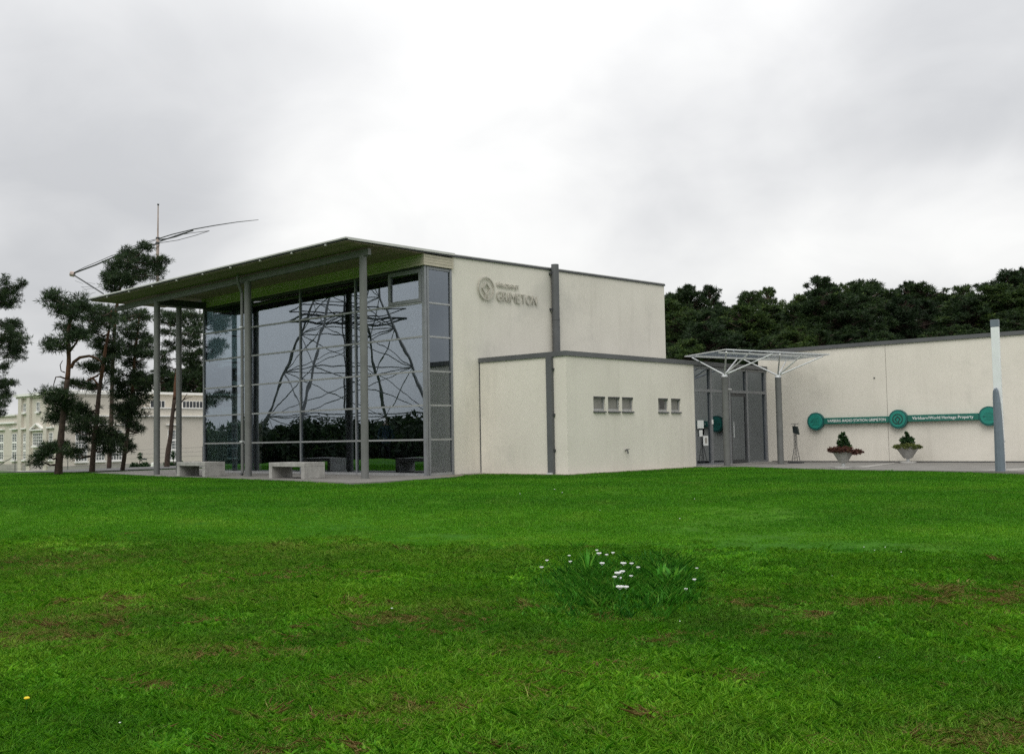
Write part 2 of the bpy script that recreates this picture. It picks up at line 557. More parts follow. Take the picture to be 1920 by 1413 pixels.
for px, py, r, a in DRY:
    z = -0.7
    for _ in range(4):
        p = onz(px, py, z)
        z = terr1(p.x, p.y)
    DRYP.append((p.x, p.y, r, a))
DRYP = np.array(DRYP)
STRAW = []
for px, py, r, a in ((90, 1180, 1.0, .75), (230, 1150, .8, .6), (350, 1230, .6, .5), (100, 1055, 1.8, .6), (560, 1035, 1.6, .6), (420, 1120, .9, .4), (800, 1150, .7, .5), (740, 1330, .45, .55), (980, 1225, .5, .5), (1420, 1145, .7, .4), (1880, 1370, .5, .7), (880, 1040, 1.2, .4)):
    z = -0.7
    for _ in range(4):
        p = onz(px, py, z)
        z = terr1(p.x, p.y)
    STRAW.append((p.x, p.y, r, a))


def dryness(X, Y):
    X, Y = np.asarray(X, float), np.asarray(Y, float)
    d = np.zeros_like(X)
    for x, y, r, a in DRYP:
        dx, dy = X - x, Y - y
        q = dx * 0.7456 + dy * 0.6664
        w = dx * 0.6664 - dy * 0.7456
        d = np.maximum(d, a * np.exp(-((q / (r * 0.55)) ** 2 + (w / (r * 1.05)) ** 2)))
    return d


def strawness(X, Y):
    d = np.zeros_like(X)
    for x, y, r, a in STRAW:
        d = np.maximum(d, a * np.exp(-(((X - x) ** 2 + (Y - y) ** 2) / r ** 2)))
    return d


def nz(X, Y, f, seed=0.0):
    X, Y = np.ravel(X), np.ravel(Y)
    return np.array([mnoise.noise(Vector((x * f + seed, y * f - seed, seed * 0.37))) for x, y in zip(X, Y)])


def build_ground():
    u = np.linspace(-1, 1, 230)
    g = np.sinh(u * 5.2) / np.sinh(5.2) * 620
    gx, gy = g + 12, g + 12
    X, Y = np.meshgrid(gx, gy, indexing='ij')
    Z = terrain(X, Y)
    r = np.hypot(X, Y)
    Z = Z + (nz(X, Y, 0.9, 3.1) * 0.018 + nz(X, Y, 0.28, 1.7) * 0.035).reshape(X.shape) * (1 - sstep(16, 23, X * 0.7456 + Y * 0.6664)) * sstep(1, 4, r)
    n = len(u)
    vs = np.stack([X.ravel(), Y.ravel(), Z.ravel()], 1)
    idx = np.arange(n * n).reshape(n, n)
    q = np.stack([idx[:-1, :-1], idx[1:, :-1], idx[1:, 1:], idx[:-1, 1:]], -1).reshape(-1, 4)
    me = bpy.data.meshes.new('ground')
    me.from_pydata(vs.tolist(), [], q.tolist())
    a = me.attributes.new('dry', 'FLOAT', 'POINT')
    a.data.foreach_set('value', dryness(X.ravel(), Y.ravel()))
    me.polygons.foreach_set('use_smooth', [True] * len(me.polygons))
    m = bpy.data.materials.new('lawn_soil')
    m.use_nodes = True
    nt = m.node_tree
    L = nt.links.new
    b = nt.nodes['Principled BSDF']
    b.inputs['Roughness'].default_value = 0.95
    b.inputs['Specular IOR Level'].default_value = 0.1
    geo = nt.nodes.new('ShaderNodeNewGeometry')
    n1 = N(nt.nodes, 'ShaderNodeTexNoise', inp={'Scale': 0.22, 'Detail': 5.0, 'Roughness': 0.6})
    n2 = N(nt.nodes, 'ShaderNodeTexNoise', inp={'Scale': 2.2, 'Detail': 6.0, 'Roughness': 0.65})
    n3 = N(nt.nodes, 'ShaderNodeTexNoise', inp={'Scale': 26.0, 'Detail': 4.0, 'Roughness': 0.7})
    for k in (n1, n2, n3):
        L(geo.outputs['Position'], k.inputs['Vector'])
    r1 = nt.nodes.new('ShaderNodeValToRGB')
    r1.color_ramp.elements[0].position, r1.color_ramp.elements[1].position = 0.3, 0.7
    r1.color_ramp.elements[0].color = (0.028, 0.125, 0.005, 1)
    r1.color_ramp.elements[1].color = (0.070, 0.185, 0.008, 1)
    L(n1.outputs[0], r1.inputs[0])
    r2 = nt.nodes.new('ShaderNodeValToRGB')
    r2.color_ramp.elements[0].position, r2.color_ramp.elements[1].position = 0.3, 0.72
    r2.color_ramp.elements[0].color = (0.72, 0.72, 0.72, 1)
    r2.color_ramp.elements[1].color = (1.25, 1.2, 1.1, 1)
    L(n2.outputs[0], r2.inputs[0])
    r3 = nt.nodes.new('ShaderNodeValToRGB')
    r3.color_ramp.elements[0].position, r3.color_ramp.elements[1].position = 0.3, 0.7
    r3.color_ramp.elements[0].color = (0.6, 0.6, 0.6, 1)
    r3.color_ramp.elements[1].color = (1.35, 1.35, 1.35, 1)
    L(n3.outputs[0], r3.inputs[0])
    m1 = N(nt.nodes, 'ShaderNodeMix', data_type='RGBA', blend_type='MULTIPLY')
    m1.inputs[0].default_value = 1
    L(r1.outputs[0], m1.inputs[6]); L(r2.outputs[0], m1.inputs[7])
    m2 = N(nt.nodes, 'ShaderNodeMix', data_type='RGBA', blend_type='MULTIPLY')
    m2.inputs[0].default_value = 1
    L(m1.outputs[2], m2.inputs[6]); L(r3.outputs[0], m2.inputs[7])
    ad = N(nt.nodes, 'ShaderNodeAttribute', attribute_name='dry')
    m3 = N(nt.nodes, 'ShaderNodeMix', data_type='RGBA')
    m3.inputs[7].default_value = (0.17, 0.125, 0.05, 1)
    L(ad.outputs['Fac'], m3.inputs[0]); L(m2.outputs[2], m3.inputs[6])
    L(m3.outputs[2], b.inputs['Base Color'])
    bp = N(nt.nodes, 'ShaderNodeBump', inp={'Strength': 0.8, 'Distance': 0.03})
    L(n3.outputs[0], bp.inputs['Height']); L(bp.outputs[0], b.inputs['Normal'])
    me.materials.append(m)
    o = bpy.data.objects.new('ground', me)
    COL.objects.link(o)
    o['kind'] = 'structure'
    return o


build_ground()


def struct(name, mb, m, **kw):
    o = obj(name, mb, m, **kw)
    o['kind'] = 'structure'
    return o


# paving in front of the glass front and before the wing
struct('pavement', MB().prism([(16.3, 18.62), (19.05, 19.05), (19.05, 20.0), (31.0, 20.3), (31.0, 36.0), (17.7, 36.0), (17.3, 33.4), (16.6, 29.5), (16.2, 25.0), (15.85, 21.5), (15.5, 18.85)], -0.3, 0.0), MP['pave'])
struct('pavement', MB().prism([(27.45, 17.3), (26.9, 16.55), (27.55, 15.6), (27.0, 14.4), (26.2, 13.0), (25.7, 11.3), (25.5, 9.3), (25.1, 7.1), (24.8, 3), (24.4, -14), (33.0, -14), (33.0, 17.3)], -0.3, 0.0), MP['pave'])
struct('paving_strip', MB().prism([(26.6, 12.0), (26.75, 11.55), (31.7, 12.45), (31.7, 12.62)], 0.004, 0.008), MP['pavelight'])
struct('paving_strip', MB().prism([(25.7, 8.4), (25.6, 7.5), (30.6, 6.0), (30.6, 6.5)], 0.004, 0.008), MP['pavelight'])
struct('gravel_strip', MB().prism([(19.05, 19.04), (20.15, 19.75), (20.95, 19.72), (20.95, 16.85), (26.9, 16.75), (27.45, 17.3), (27.45, 17.4), (21.5, 17.4), (21.5, 20.5), (19.05, 20.5)], -0.2, -0.006), MP['gravel'])


def road_sheet():
    mb = MB()
    ys = np.linspace(60, 107.6, 14)
    for a, b in zip(ys[:-1], ys[1:]):
        x0, x1 = -40, 110
        mb.add([(x0, a, terr1(x0, a) + 0.03), (x1, a, terr1(x1, a) + 0.03), (x1, b, terr1(x1, b) + 0.03), (x0, b, terr1(x0, b) + 0.03)], [(0, 1, 2, 3)])
    ys = np.linspace(37.6, 59.99, 9)
    for a, b in zip(ys[:-1], ys[1:]):
        x0, x1 = 17.9, 110
        mb.add([(x0, a, terr1(x0, a) + 0.03), (x1, a, terr1(x1, a) + 0.03), (x1, b, terr1(x1, b) + 0.03), (x0, b, terr1(x0, b) + 0.03)], [(0, 1, 2, 3)])
    return mb


struct('road', road_sheet(), MP['asphalt'])

# ------------------------------------------------------------------ exhibition hall with the glass front
FX, Y0, Y1, WX0, WX1 = 19.162, 20.214, 30.971, 20.174, 30.71
ROWS = [0.032, 0.955, 1.871, 2.786, 3.714, 4.626]
ZTOP = 5.62
BAYS = [20.214, 23.074, 25.665, 28.246, 30.971]


def slope(y):
    return -0.0121 * (y - Y0)


hall = thing('exhibition_hall', (24, 25, 0), 'tall cream exhibition hall with a glass front under a thin projecting roof', 'building')


def wall_grid(us, vs, openings, fn, th):
    """Wall in (u, v) with rectangular openings and their reveals; fn(u, v, d) gives a point at depth d (0 = outside)."""
    mb = MB()
    us = sorted(set(us + [o[0] for o in openings] + [o[1] for o in openings]))
    vs = sorted(set(vs + [o[2] for o in openings] + [o[3] for o in openings]))

    def solid(i, j):
        if i < 0 or j < 0 or i >= len(us) - 1 or j >= len(vs) - 1:
            return False
        cu, cv = (us[i] + us[i + 1]) / 2, (vs[j] + vs[j + 1]) / 2
        return not any(o[0] < cu < o[1] and o[2] < cv < o[3] for o in openings)

    for i in range(len(us) - 1):
        for j in range(len(vs) - 1):
            if not solid(i, j):
                continue
            a, b, c, d = us[i], us[i + 1], vs[j], vs[j + 1]
            mb.add([fn(a, c, 0), fn(b, c, 0), fn(b, d, 0), fn(a, d, 0)], [(0, 1, 2, 3)])
            mb.add([fn(a, c, th), fn(b, c, th), fn(b, d, th), fn(a, d, th)], [(3, 2, 1, 0)])
            for (ni, nj), (p, q) in {(-1, 0): ((a, c), (a, d)), (1, 0): ((b, c), (b, d)), (0, -1): ((a, c), (b, c)), (0, 1): ((a, d), (b, d))}.items():
                if not solid(i + ni, j + nj):
                    mb.add([fn(*p, 0), fn(*q, 0), fn(*q, th), fn(*p, th)], [(0, 1, 2, 3)])
    return mb


# outside walls: the long side (facing the lawn), back and far end
TOPF, TOPB = 5.975, 6.185


def ztop_wall(x):
    return TOPF + (TOPB - TOPF) * (x - WX0) / (WX1 - WX0)


mb = MB()
mb.hexa([(WX0, Y0, -0.1), (WX1, Y0, -0.1), (WX1, Y0 + 0.3, -0.1), (WX0, Y0 + 0.3, -0.1)],
        [(WX0, Y0, ztop_wall(WX0)), (WX1, Y0, ztop_wall(WX1)), (WX1, Y0 + 0.3, ztop_wall(WX1)), (WX0, Y0 + 0.3, ztop_wall(WX0))])
obj('wall', mb, MP['wall'], hall)
mb = MB()
mb.box(WX1 - 0.3, WX1, Y0 + 0.302, Y1, -0.1, 6.1)
mb.box(21.26, WX1 - 0.302, Y1 - 0.3, Y1, -0.1, 5.75)
obj('wall', mb, MP['wall'], hall)
# coping along the top of the long side
mb = MB()
mb.hexa([(WX0 + 0.04, Y0 - 0.035, ztop_wall(WX0) - 0.005), (WX1 + 0.03, Y0 - 0.035, ztop_wall(WX1) - 0.005), (WX1 + 0.03, Y0 + 0.33, ztop_wall(WX1) - 0.005), (WX0 + 0.04, Y0 + 0.33, ztop_wall(WX0) - 0.005)],
        [(WX0 + 0.04, Y0 - 0.035, ztop_wall(WX0) + 0.05), (WX1 + 0.03, Y0 - 0.035, ztop_wall(WX1) + 0.05), (WX1 + 0.03, Y0 + 0.33, ztop_wall(WX1) + 0.075), (WX0 + 0.04, Y0 + 0.33, ztop_wall(WX0) + 0.075)])
obj('coping', mb, MP['dark'], hall)
mb = MB()
mb.hexa([(WX0 + 0.04, Y0 - 0.02, ztop_wall(WX0) + 0.055), (WX1 + 0.02, Y0 - 0.02, ztop_wall(WX1) + 0.055), (WX1 + 0.02, Y1, ztop_wall(WX1) - 0.06), (WX0 + 0.04, Y1, ztop_wall(WX0) - 0.08)],
        [(WX0 + 0.04, Y0 - 0.02, ztop_wall(WX0) + 0.08), (WX1 + 0.02, Y0 - 0.02, ztop_wall(WX1) + 0.08), (WX1 + 0.02, Y1, ztop_wall(WX1) + 0.0), (WX0 + 0.04, Y1, ztop_wall(WX0) - 0.03)])
obj('roof', mb, MP['roofedge'], hall)
# projecting roof slab over the glass front
RX0, RX1, RY0, RY1 = 16.40, 20.20, Y0 - 0.12, 33.50
mb = MB()
lo, hi = 5.945, 5.99
mb.hexa([(RX0, RY0, lo + slope(RY0)), (RX1, RY0, lo + slope(RY0)), (RX1, RY1, lo + slope(RY1)), (RX0, RY1, lo + slope(RY1))],
        [(RX0, RY0, hi + slope(RY0)), (RX1, RY0, hi + slope(RY0) + 0.03), (RX1, RY1, hi + slope(RY1) + 0.03), (RX0, RY1, hi + slope(RY1))])
obj('roof', mb, MP['dark'], hall)
mb = MB()   # pale metal edge running round the slab
mb.hexa([(RX0 - 0.025, RY0 - 0.02, 5.975 + slope(RY0)), (RX0 + 0.05, RY0 - 0.02, 5.975 + slope(RY0)), (RX0 + 0.05, RY1, 5.975 + slope(RY1)), (RX0 - 0.025, RY1, 5.975 + slope(RY1))],
        [(RX0 - 0.025, RY0 - 0.02, 6.01 + slope(RY0)), (RX0 + 0.05, RY0 - 0.02, 6.01 + slope(RY0)), (RX0 + 0.05, RY1, 6.01 + slope(RY1)), (RX0 - 0.025, RY1, 6.01 + slope(RY1))])
mb.hexa([(RX0 + 0.052, RY0 - 0.025, 5.95), (RX1, RY0 - 0.025, 5.99), (RX1, RY0 + 0.05, 5.99), (RX0 + 0.052, RY0 + 0.05, 5.95)],
        [(RX0 + 0.052, RY0 - 0.025, 6.012), (RX1, RY0 - 0.025, 6.05), (RX1, RY0 + 0.05, 6.05), (RX0 + 0.052, RY0 + 0.05, 6.012)])
obj('roof_edge', mb, MP['roofedge'], hall)
# soffit boards running the length of the front
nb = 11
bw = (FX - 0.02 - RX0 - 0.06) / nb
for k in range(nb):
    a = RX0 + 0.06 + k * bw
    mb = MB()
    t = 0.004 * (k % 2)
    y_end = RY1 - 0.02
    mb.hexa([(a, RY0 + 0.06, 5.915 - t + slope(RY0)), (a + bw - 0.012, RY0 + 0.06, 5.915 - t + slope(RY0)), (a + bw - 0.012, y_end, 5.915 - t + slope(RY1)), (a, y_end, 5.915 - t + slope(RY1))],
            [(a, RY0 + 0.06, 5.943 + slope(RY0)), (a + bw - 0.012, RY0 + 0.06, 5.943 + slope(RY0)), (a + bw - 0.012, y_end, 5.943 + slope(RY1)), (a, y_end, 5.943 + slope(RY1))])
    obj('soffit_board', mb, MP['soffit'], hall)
mb = MB()
for k in range(9):
    y = 20.9 + k * 1.42
    obj('drip_clip', MB().box(RX0 - 0.02, RX0 + 0.03, y - 0.015, y + 0.015, 5.90 + slope(y), 5.944 + slope(y)), MP['roofedge'], hall)
# board cladding above the glass (front and return)
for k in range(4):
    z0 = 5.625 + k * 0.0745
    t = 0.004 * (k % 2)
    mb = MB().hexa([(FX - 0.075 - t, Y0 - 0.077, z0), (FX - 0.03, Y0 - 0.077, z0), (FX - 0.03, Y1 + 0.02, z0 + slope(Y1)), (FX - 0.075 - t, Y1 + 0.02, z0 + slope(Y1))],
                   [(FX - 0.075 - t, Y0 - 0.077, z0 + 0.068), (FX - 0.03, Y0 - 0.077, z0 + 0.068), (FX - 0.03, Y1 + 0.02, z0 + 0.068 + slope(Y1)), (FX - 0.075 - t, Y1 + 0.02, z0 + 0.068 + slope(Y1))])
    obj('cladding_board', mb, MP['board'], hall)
    obj('cladding_board', MB().box(FX - 0.028, WX0 - 0.03, Y0 - 0.075 - t, Y0 - 0.03, z0, z0 + 0.068), MP['board'], hall)
obj('corner_trim', MB().box(WX0 - 0.028, WX0 + 0.03, Y0 - 0.078, Y0 - 0.002, 5.62, 5.965), MP['board'], hall)
# dark backing behind the cladding
obj('lintel', MB().hexa([(FX - 0.028, Y0 - 0.028, 5.60), (FX + 0.12, Y0 - 0.028, 5.60), (FX + 0.12, Y1, 5.60 + slope(Y1)), (FX - 0.028, Y1, 5.60 + slope(Y1))],
                        [(FX - 0.028, Y0 - 0.028, 5.94), (FX + 0.12, Y0 - 0.028, 5.94), (FX + 0.12, Y1, 5.94 + slope(Y1)), (FX - 0.028, Y1, 5.94 + slope(Y1))]), MP['dark'], hall)
obj('lintel', MB().box(FX + 0.122, WX0, Y0 - 0.028, Y0 + 0.12, 5.60, 5.965), MP['dark'], hall)

# glass front: mullions, transoms, panes
for k, y in enumerate(BAYS):
    w = 0.05 if 0 < k < 4 else 0.07
    if k == 0:
        continue
    obj('mullion', MB().box(FX - 0.03, FX + 0.09, y - w / 2, y + w / 2, 0.0, 5.60 + slope(y)), MP['frame'], hall)
obj('mullion', MB().box(FX - 0.03, FX + 0.05, Y0 - 0.03, Y0 + 0.075, 0.0, 5.60), MP['frame'], hall)
obj('mullion', MB().box(FX + 0.07, FX + 0.14, Y0 - 0.03, Y0 + 0.05, 0.0, 5.60), MP['frame'], hall)
obj('mullion', MB().box(WX0 - 0.075, WX0 - 0.003, Y0 - 0.03, Y0 + 0.05, 0.0, 5.60), MP['frame'], hall)
obj('mullion', MB().box(FX + 0.052, FX + 0.068, Y0 - 0.02, Y0 + 0.04, 0.0, 5.60), MP['dark'], hall)
for r, z in enumerate(ROWS):
    h = 0.046 if r else 0.07
    for k in range(4):
        a, b = BAYS[k] + (0.0755 if k == 0 else 0.0255), BAYS[k + 1] - (0.0355 if k == 3 else 0.0255)
        obj('transom', MB().box(FX - 0.022, FX + 0.05, a, b, z - h / 2, z + h / 2), MP['transom'], hall)
    obj('transom', MB().box(FX + 0.1405, WX0 - 0.0755, Y0 - 0.022, Y0 + 0.045, z - h / 2, z + h / 2), MP['transom'], hall)
for k in range(4):
    a, b = BAYS[k] + (0.0755 if k == 0 else 0.0255), BAYS[k + 1] - (0.0355 if k == 3 else 0.0255)
    obj('transom', MB().hexa([(FX - 0.022, a, 5.54 + slope(a)), (FX + 0.05, a, 5.54 + slope(a)), (FX + 0.05, b, 5.54 + slope(b)), (FX - 0.022, b, 5.54 + slope(b))],
                             [(FX - 0.022, a, 5.598 + slope(a)), (FX + 0.05, a, 5.598 + slope(a)), (FX + 0.05, b, 5.598 + slope(b)), (FX - 0.022, b, 5.598 + slope(b))]), MP['dark'], hall)
obj('transom', MB().box(FX + 0.1405, WX0 - 0.0755, Y0 - 0.022, Y0 + 0.045, 5.535, 5.598), MP['frame'], hall)
# opening casement in the top right bay
CY0, CY1, CZ0, CZ1 = 20.292, 21.62, 4.652, 5.536
for k in range(4):
    for r in range(6):
        z0 = ROWS[r] + 0.024 if r else 0.068
        z1 = ROWS[r + 1] - 0.024 if r < 5 else 5.535
        a, b = BAYS[k] + (0.077 if k == 0 else 0.027), BAYS[k + 1] - (0.037 if k == 3 else 0.027)
        if k == 0 and r == 5:
            a = CY1 + 0.004
        s0 = slope(b) if r == 5 else 0
        obj('pane', MB().box(FX + 0.006, FX + 0.018, a, b, z0, z1 + s0), MP['glass'], hall)
for r in range(6):
    z0 = ROWS[r] + 0.024 if r else 0.068
    z1 = ROWS[r + 1] - 0.024 if r < 5 else 5.533
    obj('pane', MB().box(FX + 0.142, WX0 - 0.077, Y0 + 0.006, Y0 + 0.018, z0, z1), MP['glassr'], hall)
cas = obj('window', MB().box(FX - 0.05, FX + 0.06, CY0, CY0 + 0.10, CZ0, CZ1).box(FX - 0.05, FX + 0.06, CY1 - 0.10, CY1, CZ0, CZ1)
          .box(FX - 0.05, FX + 0.06, CY0 + 0.1005, CY1 - 0.1005, CZ0, CZ0 + 0.09).box(FX - 0.05, FX + 0.06, CY0 + 0.1005, CY1 - 0.1005, CZ1 - 0.10, CZ1), MP['frame'], hall)
obj('pane', MB().box(FX - 0.012, FX + 0.0, CY0 + 0.1, CY1 - 0.1, CZ0 + 0.09, CZ1 - 0.1), MP['glass'], cas)
# left end is glazed too
for k, (a, b) in enumerate(((FX + 0.093, 21.2),)):
    for r in range(6):
        z0 = ROWS[r] + 0.024 if r else 0.068
        z1 = ROWS[r + 1] - 0.024 if r < 5 else 5.4
        obj('pane', MB().box(a, b, Y1 - 0.018, Y1 - 0.006, z0, z1), MP['glassend'], hall)
        obj('transom', MB().box(a, b, Y1 - 0.045, Y1 + 0.01, ROWS[r] - 0.023, ROWS[r] + 0.023), MP['transom'], hall)
obj('mullion', MB().box(21.2005, 21.2595, Y1 - 0.06, Y1 + 0.03, 0, 5.45), MP['frame'], hall)
obj('lintel', MB().box(FX + 0.122, 21.2, Y1 - 0.12, Y1 + 0.02, 5.402, 5.80), MP['dark'], hall)

# roof beam, posts, rainwater pipes
BX = 17.30
obj('beam', MB().hexa([(BX - 0.05, 20.26, 5.69), (BX + 0.05, 20.26, 5.69), (BX + 0.05, 33.3, 5.69 - 0.0165 * 13), (BX - 0.05, 33.3, 5.69 - 0.0165 * 13)],
                      [(BX - 0.05, 20.26, 5.85), (BX + 0.05, 20.26, 5.85), (BX + 0.05, 33.3, 5.85 - 0.0165 * 13), (BX - 0.05, 33.3, 5.85 - 0.0165 * 13)]), MP['steel'], hall)
obj('beam', MB().box(BX + 0.052, FX - 0.08, 30.72, 30.86, 5.44, 5.66), MP['dark'], hall)  # side beam: the shade of its underside is put into the dark colour
POSTS = [(BX, 20.52, 0.098, 5.70), (BX, 25.66, 0.098, 5.62), (BX, 30.72, 0.098, 5.53), (18.12, 30.79, 0.09, 5.45)]
for x, y, r, h in POSTS:
    p = obj('post', MB().path([(x, y, -0.1), (x, y, h)], r, 20), MP['steel'], hall, smooth=False)
    obj('bracket', MB().box(x - 0.06, x + 0.06, y - 0.11, y + 0.11, h - 0.03, h + 0.02), MP['steel'], p)
dp = obj('downpipe', MB().path([(BX - 0.06, 25.86, 0.10), (BX - 0.06, 25.86, 5.30), (BX - 0.2, 25.86, 5.62), (BX - 0.2, 25.86, 5.86)], 0.045, 10), MP['steel'], hall)
for z in (1.0, 2.6, 4.3):
    obj('pipe_clip', MB().box(BX - 0.115, BX - 0.005, 25.80, 25.92, z - 0.02, z + 0.02), MP['galv'], dp)
obj('pipe_shoe', MB().path([(BX - 0.06, 25.86, 0.10), (BX - 0.10, 25.88, 0.04)], 0.05, 10), MP['dark'], dp)
# large pipe on the long side wall
wp = obj('downpipe', MB().path([(24.535, Y0 - 0.13, 3.24), (24.535, Y0 - 0.13, 6.23)], 0.118, 18), MP['fascia'], hall)
for z in (4.85, 5.95):
    obj('pipe_clip', MB().box(24.385, 24.43, Y0 - 0.12, Y0 - 0.004, z - 0.03, z + 0.03), MP['dark'], wp)
obj('pipe_joint', MB().path([(24.535, Y0 - 0.13, 4.52), (24.535, Y0 - 0.13, 4.56)], 0.124, 18), MP['fascia'], wp)
# inside of the hall
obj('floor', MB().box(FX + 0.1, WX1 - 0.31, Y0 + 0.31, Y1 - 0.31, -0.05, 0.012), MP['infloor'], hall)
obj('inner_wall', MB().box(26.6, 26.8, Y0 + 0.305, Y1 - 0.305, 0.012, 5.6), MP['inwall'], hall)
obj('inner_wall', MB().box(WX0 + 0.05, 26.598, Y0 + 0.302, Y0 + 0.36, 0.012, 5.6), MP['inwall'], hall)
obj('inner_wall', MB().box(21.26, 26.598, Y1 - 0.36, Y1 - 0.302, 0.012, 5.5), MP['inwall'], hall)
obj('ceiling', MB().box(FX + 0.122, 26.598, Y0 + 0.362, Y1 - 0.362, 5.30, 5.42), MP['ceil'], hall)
for x, y in ((20.6, 30.3), (22.8, 23.2), (22.8, 27.9)):
    obj('column', MB().path([(x, y, 0.01), (x, y, 5.3)], 0.11, 14), MP['transom'] if y > 30 else MP['steel'], hall)
# light galvanised strut pair seen high in the left bay
obj('brace', MB().path([(20.6, 30.3, 4.4), (21.6, 29.6, 5.3)], 0.03, 8).path([(20.6, 30.3, 4.4), (22.2, 30.5, 5.3)], 0.03, 8), MP['transom'], hall)

# ------------------------------------------------------------------ low annex and entrance
BX0, BY, BX1, EX = 21.238, 17.078, 27.448, 32.05
annex = thing('low_annex', (24, 18.5, 0), 'low cream flat-roofed annex with five small windows and a glazed entrance', 'building')
BZ = 3.09
obj('wall', MB().box(BX0, BX0 + 0.25, BY + 0.2505, Y0 - 0.003, -0.1, BZ), MP['wall'], annex)
WINS = [(22.38, 22.90), (23.04, 23.57), (23.69, 24.21), (25.48, 25.98), (26.16, 26.65)]
WZ0, WZ1 = 1.66, 2.04
mb = wall_grid([BX0, BX1], [-0.1, BZ], [(a, b, WZ0, WZ1) for a, b in WINS], lambda u, v, d: (u, BY + d, v), 0.25)
obj('wall', mb, MP['wall'], annex)
obj('movement_joint', MB().box(BX0 - 0.012, BX0 - 0.0015, Y0 - 0.03, Y0 - 0.005, 0.02, BZ), MP['dark'], annex)
for i, (a, b) in enumerate(WINS):
    fr = obj('window', MB().box(a + 0.002, a + 0.05, BY + 0.035, BY + 0.12, WZ0 + 0.002, WZ1 - 0.002).box(b - 0.05, b - 0.002, BY + 0.035, BY + 0.12, WZ0 + 0.002, WZ1 - 0.002)
             .box(a + 0.0505, b - 0.0505, BY + 0.035, BY + 0.12, WZ0 + 0.002, WZ0 + 0.05).box(a + 0.0505, b - 0.0505, BY + 0.035, BY + 0.12, WZ1 - 0.05, WZ1 - 0.002), MP['transom'], annex)
    obj('pane', MB().box(a + 0.05, b - 0.05, BY + 0.06, BY + 0.07, WZ0 + 0.05, WZ1 - 0.05), MP['glasssmall'], fr)
    if i == 3:      # a thin dark plate covers the middle of this pane
        obj('opening', MB().box(a + 0.16, b - 0.11, BY + 0.054, BY + 0.0595, WZ0 + 0.07, WZ1 - 0.06), MP['darkglass'], fr)
    obj('sill', MB().hexa([(a - 0.01, BY - 0.05, WZ0 - 0.055), (b + 0.01, BY - 0.05, WZ0 - 0.055), (b + 0.01, BY - 0.002, WZ0 - 0.055), (a - 0.01, BY - 0.002, WZ0 - 0.055)],
                          [(a - 0.01, BY - 0.05, WZ0 - 0.03), (b + 0.01, BY - 0.05, WZ0 - 0.03), (b + 0.01, BY - 0.002, WZ0 - 0.008), (a - 0.01, BY - 0.002, WZ0 - 0.008)]), MP['fascia'], fr)
    obj('head_flashing', MB().box(a + 0.002, b - 0.002, BY - 0.014, BY + 0.06, WZ1 - 0.035, WZ1 - 0.004), MP['dark'], fr)
# roof and its fascia
obj('roof', MB().box(BX0 + 0.02, EX + 0.2, BY + 0.02, Y0 - 0.004, BZ + 0.002, BZ + 0.07), MP['fascia'], annex)
f = MB()
f.box(BX0 - 0.035, BX0 + 0.018, BY - 0.035, Y0 - 0.004, BZ - 0.005, BZ + 0.125)
obj('fascia', f, MP['fascia'], annex)
obj('fascia', MB().box(BX0 + 0.0185, EX + 0.15, BY - 0.035, BY + 0.018, BZ - 0.005, BZ + 0.125), MP['fascia'], annex)
# flat pipe casing near the corner
pc = obj('downpipe', MB().box(BX0 - 0.10, BX0 - 0.003, 17.505, 17.69, 0.0, BZ - 0.008), MP['fascia'], annex)
for z in (0.62, 1.55, 2.75):
    obj('pipe_clip', MB().box(BX0 - 0.06, BX0 - 0.004, 17.47, 17.5045, z - 0.03, z + 0.03), MP['dark'], pc)
obj('pipe_shoe', MB().box(BX0 - 0.15, BX0 - 0.004, 17.515, 17.68, -0.03, 0.03), MP['galv'], pc)
tapo = obj('tap', MB().path([(23.78, BY - 0.002, 0.56), (23.78, BY - 0.09, 0.56)], 0.018, 8).path([(23.78, BY - 0.085, 0.575), (23.78, BY - 0.10, 0.47)], 0.02, 8)
           .box(23.75, 23.90, BY - 0.075, BY - 0.055, 0.585, 0.60), MP['dark'], annex)
# entrance glazing
gy = BY + 0.06
ent = [27.448, 28.48, 29.60, 30.73, 32.045]
for i, x in enumerate(ent):
    w = 0.05 if 0 < i < 4 else 0.06
    x0, x1 = (x, x + 0.09) if i == 0 else ((x - 0.10, x) if i == 4 else (x - w, x + w))
    obj('mullion', MB().box(x0, x1, gy - 0.04, gy + 0.09, 0.0, BZ - 0.01), MP['frame'], annex)
for a, b in ((27.539, 28.429), (28.531, 29.549), (29.651, 30.679), (30.781, 31.944)):
    obj('transom', MB().box(a, b, gy - 0.04, gy + 0.09, 2.275, 2.365), MP['frame'], annex)
    obj('transom', MB().box(a, b, gy - 0.03, gy + 0.09, 3.0, 3.075), MP['frame'], annex)
    if a != 29.651:
        obj('transom', MB().box(a, b, gy - 0.03, gy + 0.09, 0.0, 0.07), MP['frame'], annex)
        obj('pane', MB().box(a, b, gy + 0.02, gy + 0.032, 0.071, 2.274), MP['glassdoor'], annex)
    obj('pane', MB().box(a, b, gy + 0.02, gy + 0.032, 2.366, 2.999), MP['glassdoor'], annex)
dr = obj('door', MB().box(29.66, 29.73, gy - 0.02, gy + 0.04, 0.01, 2.265).box(30.60, 30.67, gy - 0.02, gy + 0.04, 0.01, 2.265)
         .box(29.7305, 30.5995, gy - 0.02, gy + 0.04, 0.01, 0.13).box(29.7305, 30.5995, gy - 0.02, gy + 0.04, 2.17, 2.265), MP['dark'], annex)
obj('pane', MB().box(29.731, 30.599, gy + 0.002, gy + 0.014, 0.131, 2.169), MP['glassdoor'], dr)
obj('handle', MB().path([(29.78, gy - 0.055, 0.85), (29.78, gy - 0.055, 1.35)], 0.014, 8), MP['galv'], dr)
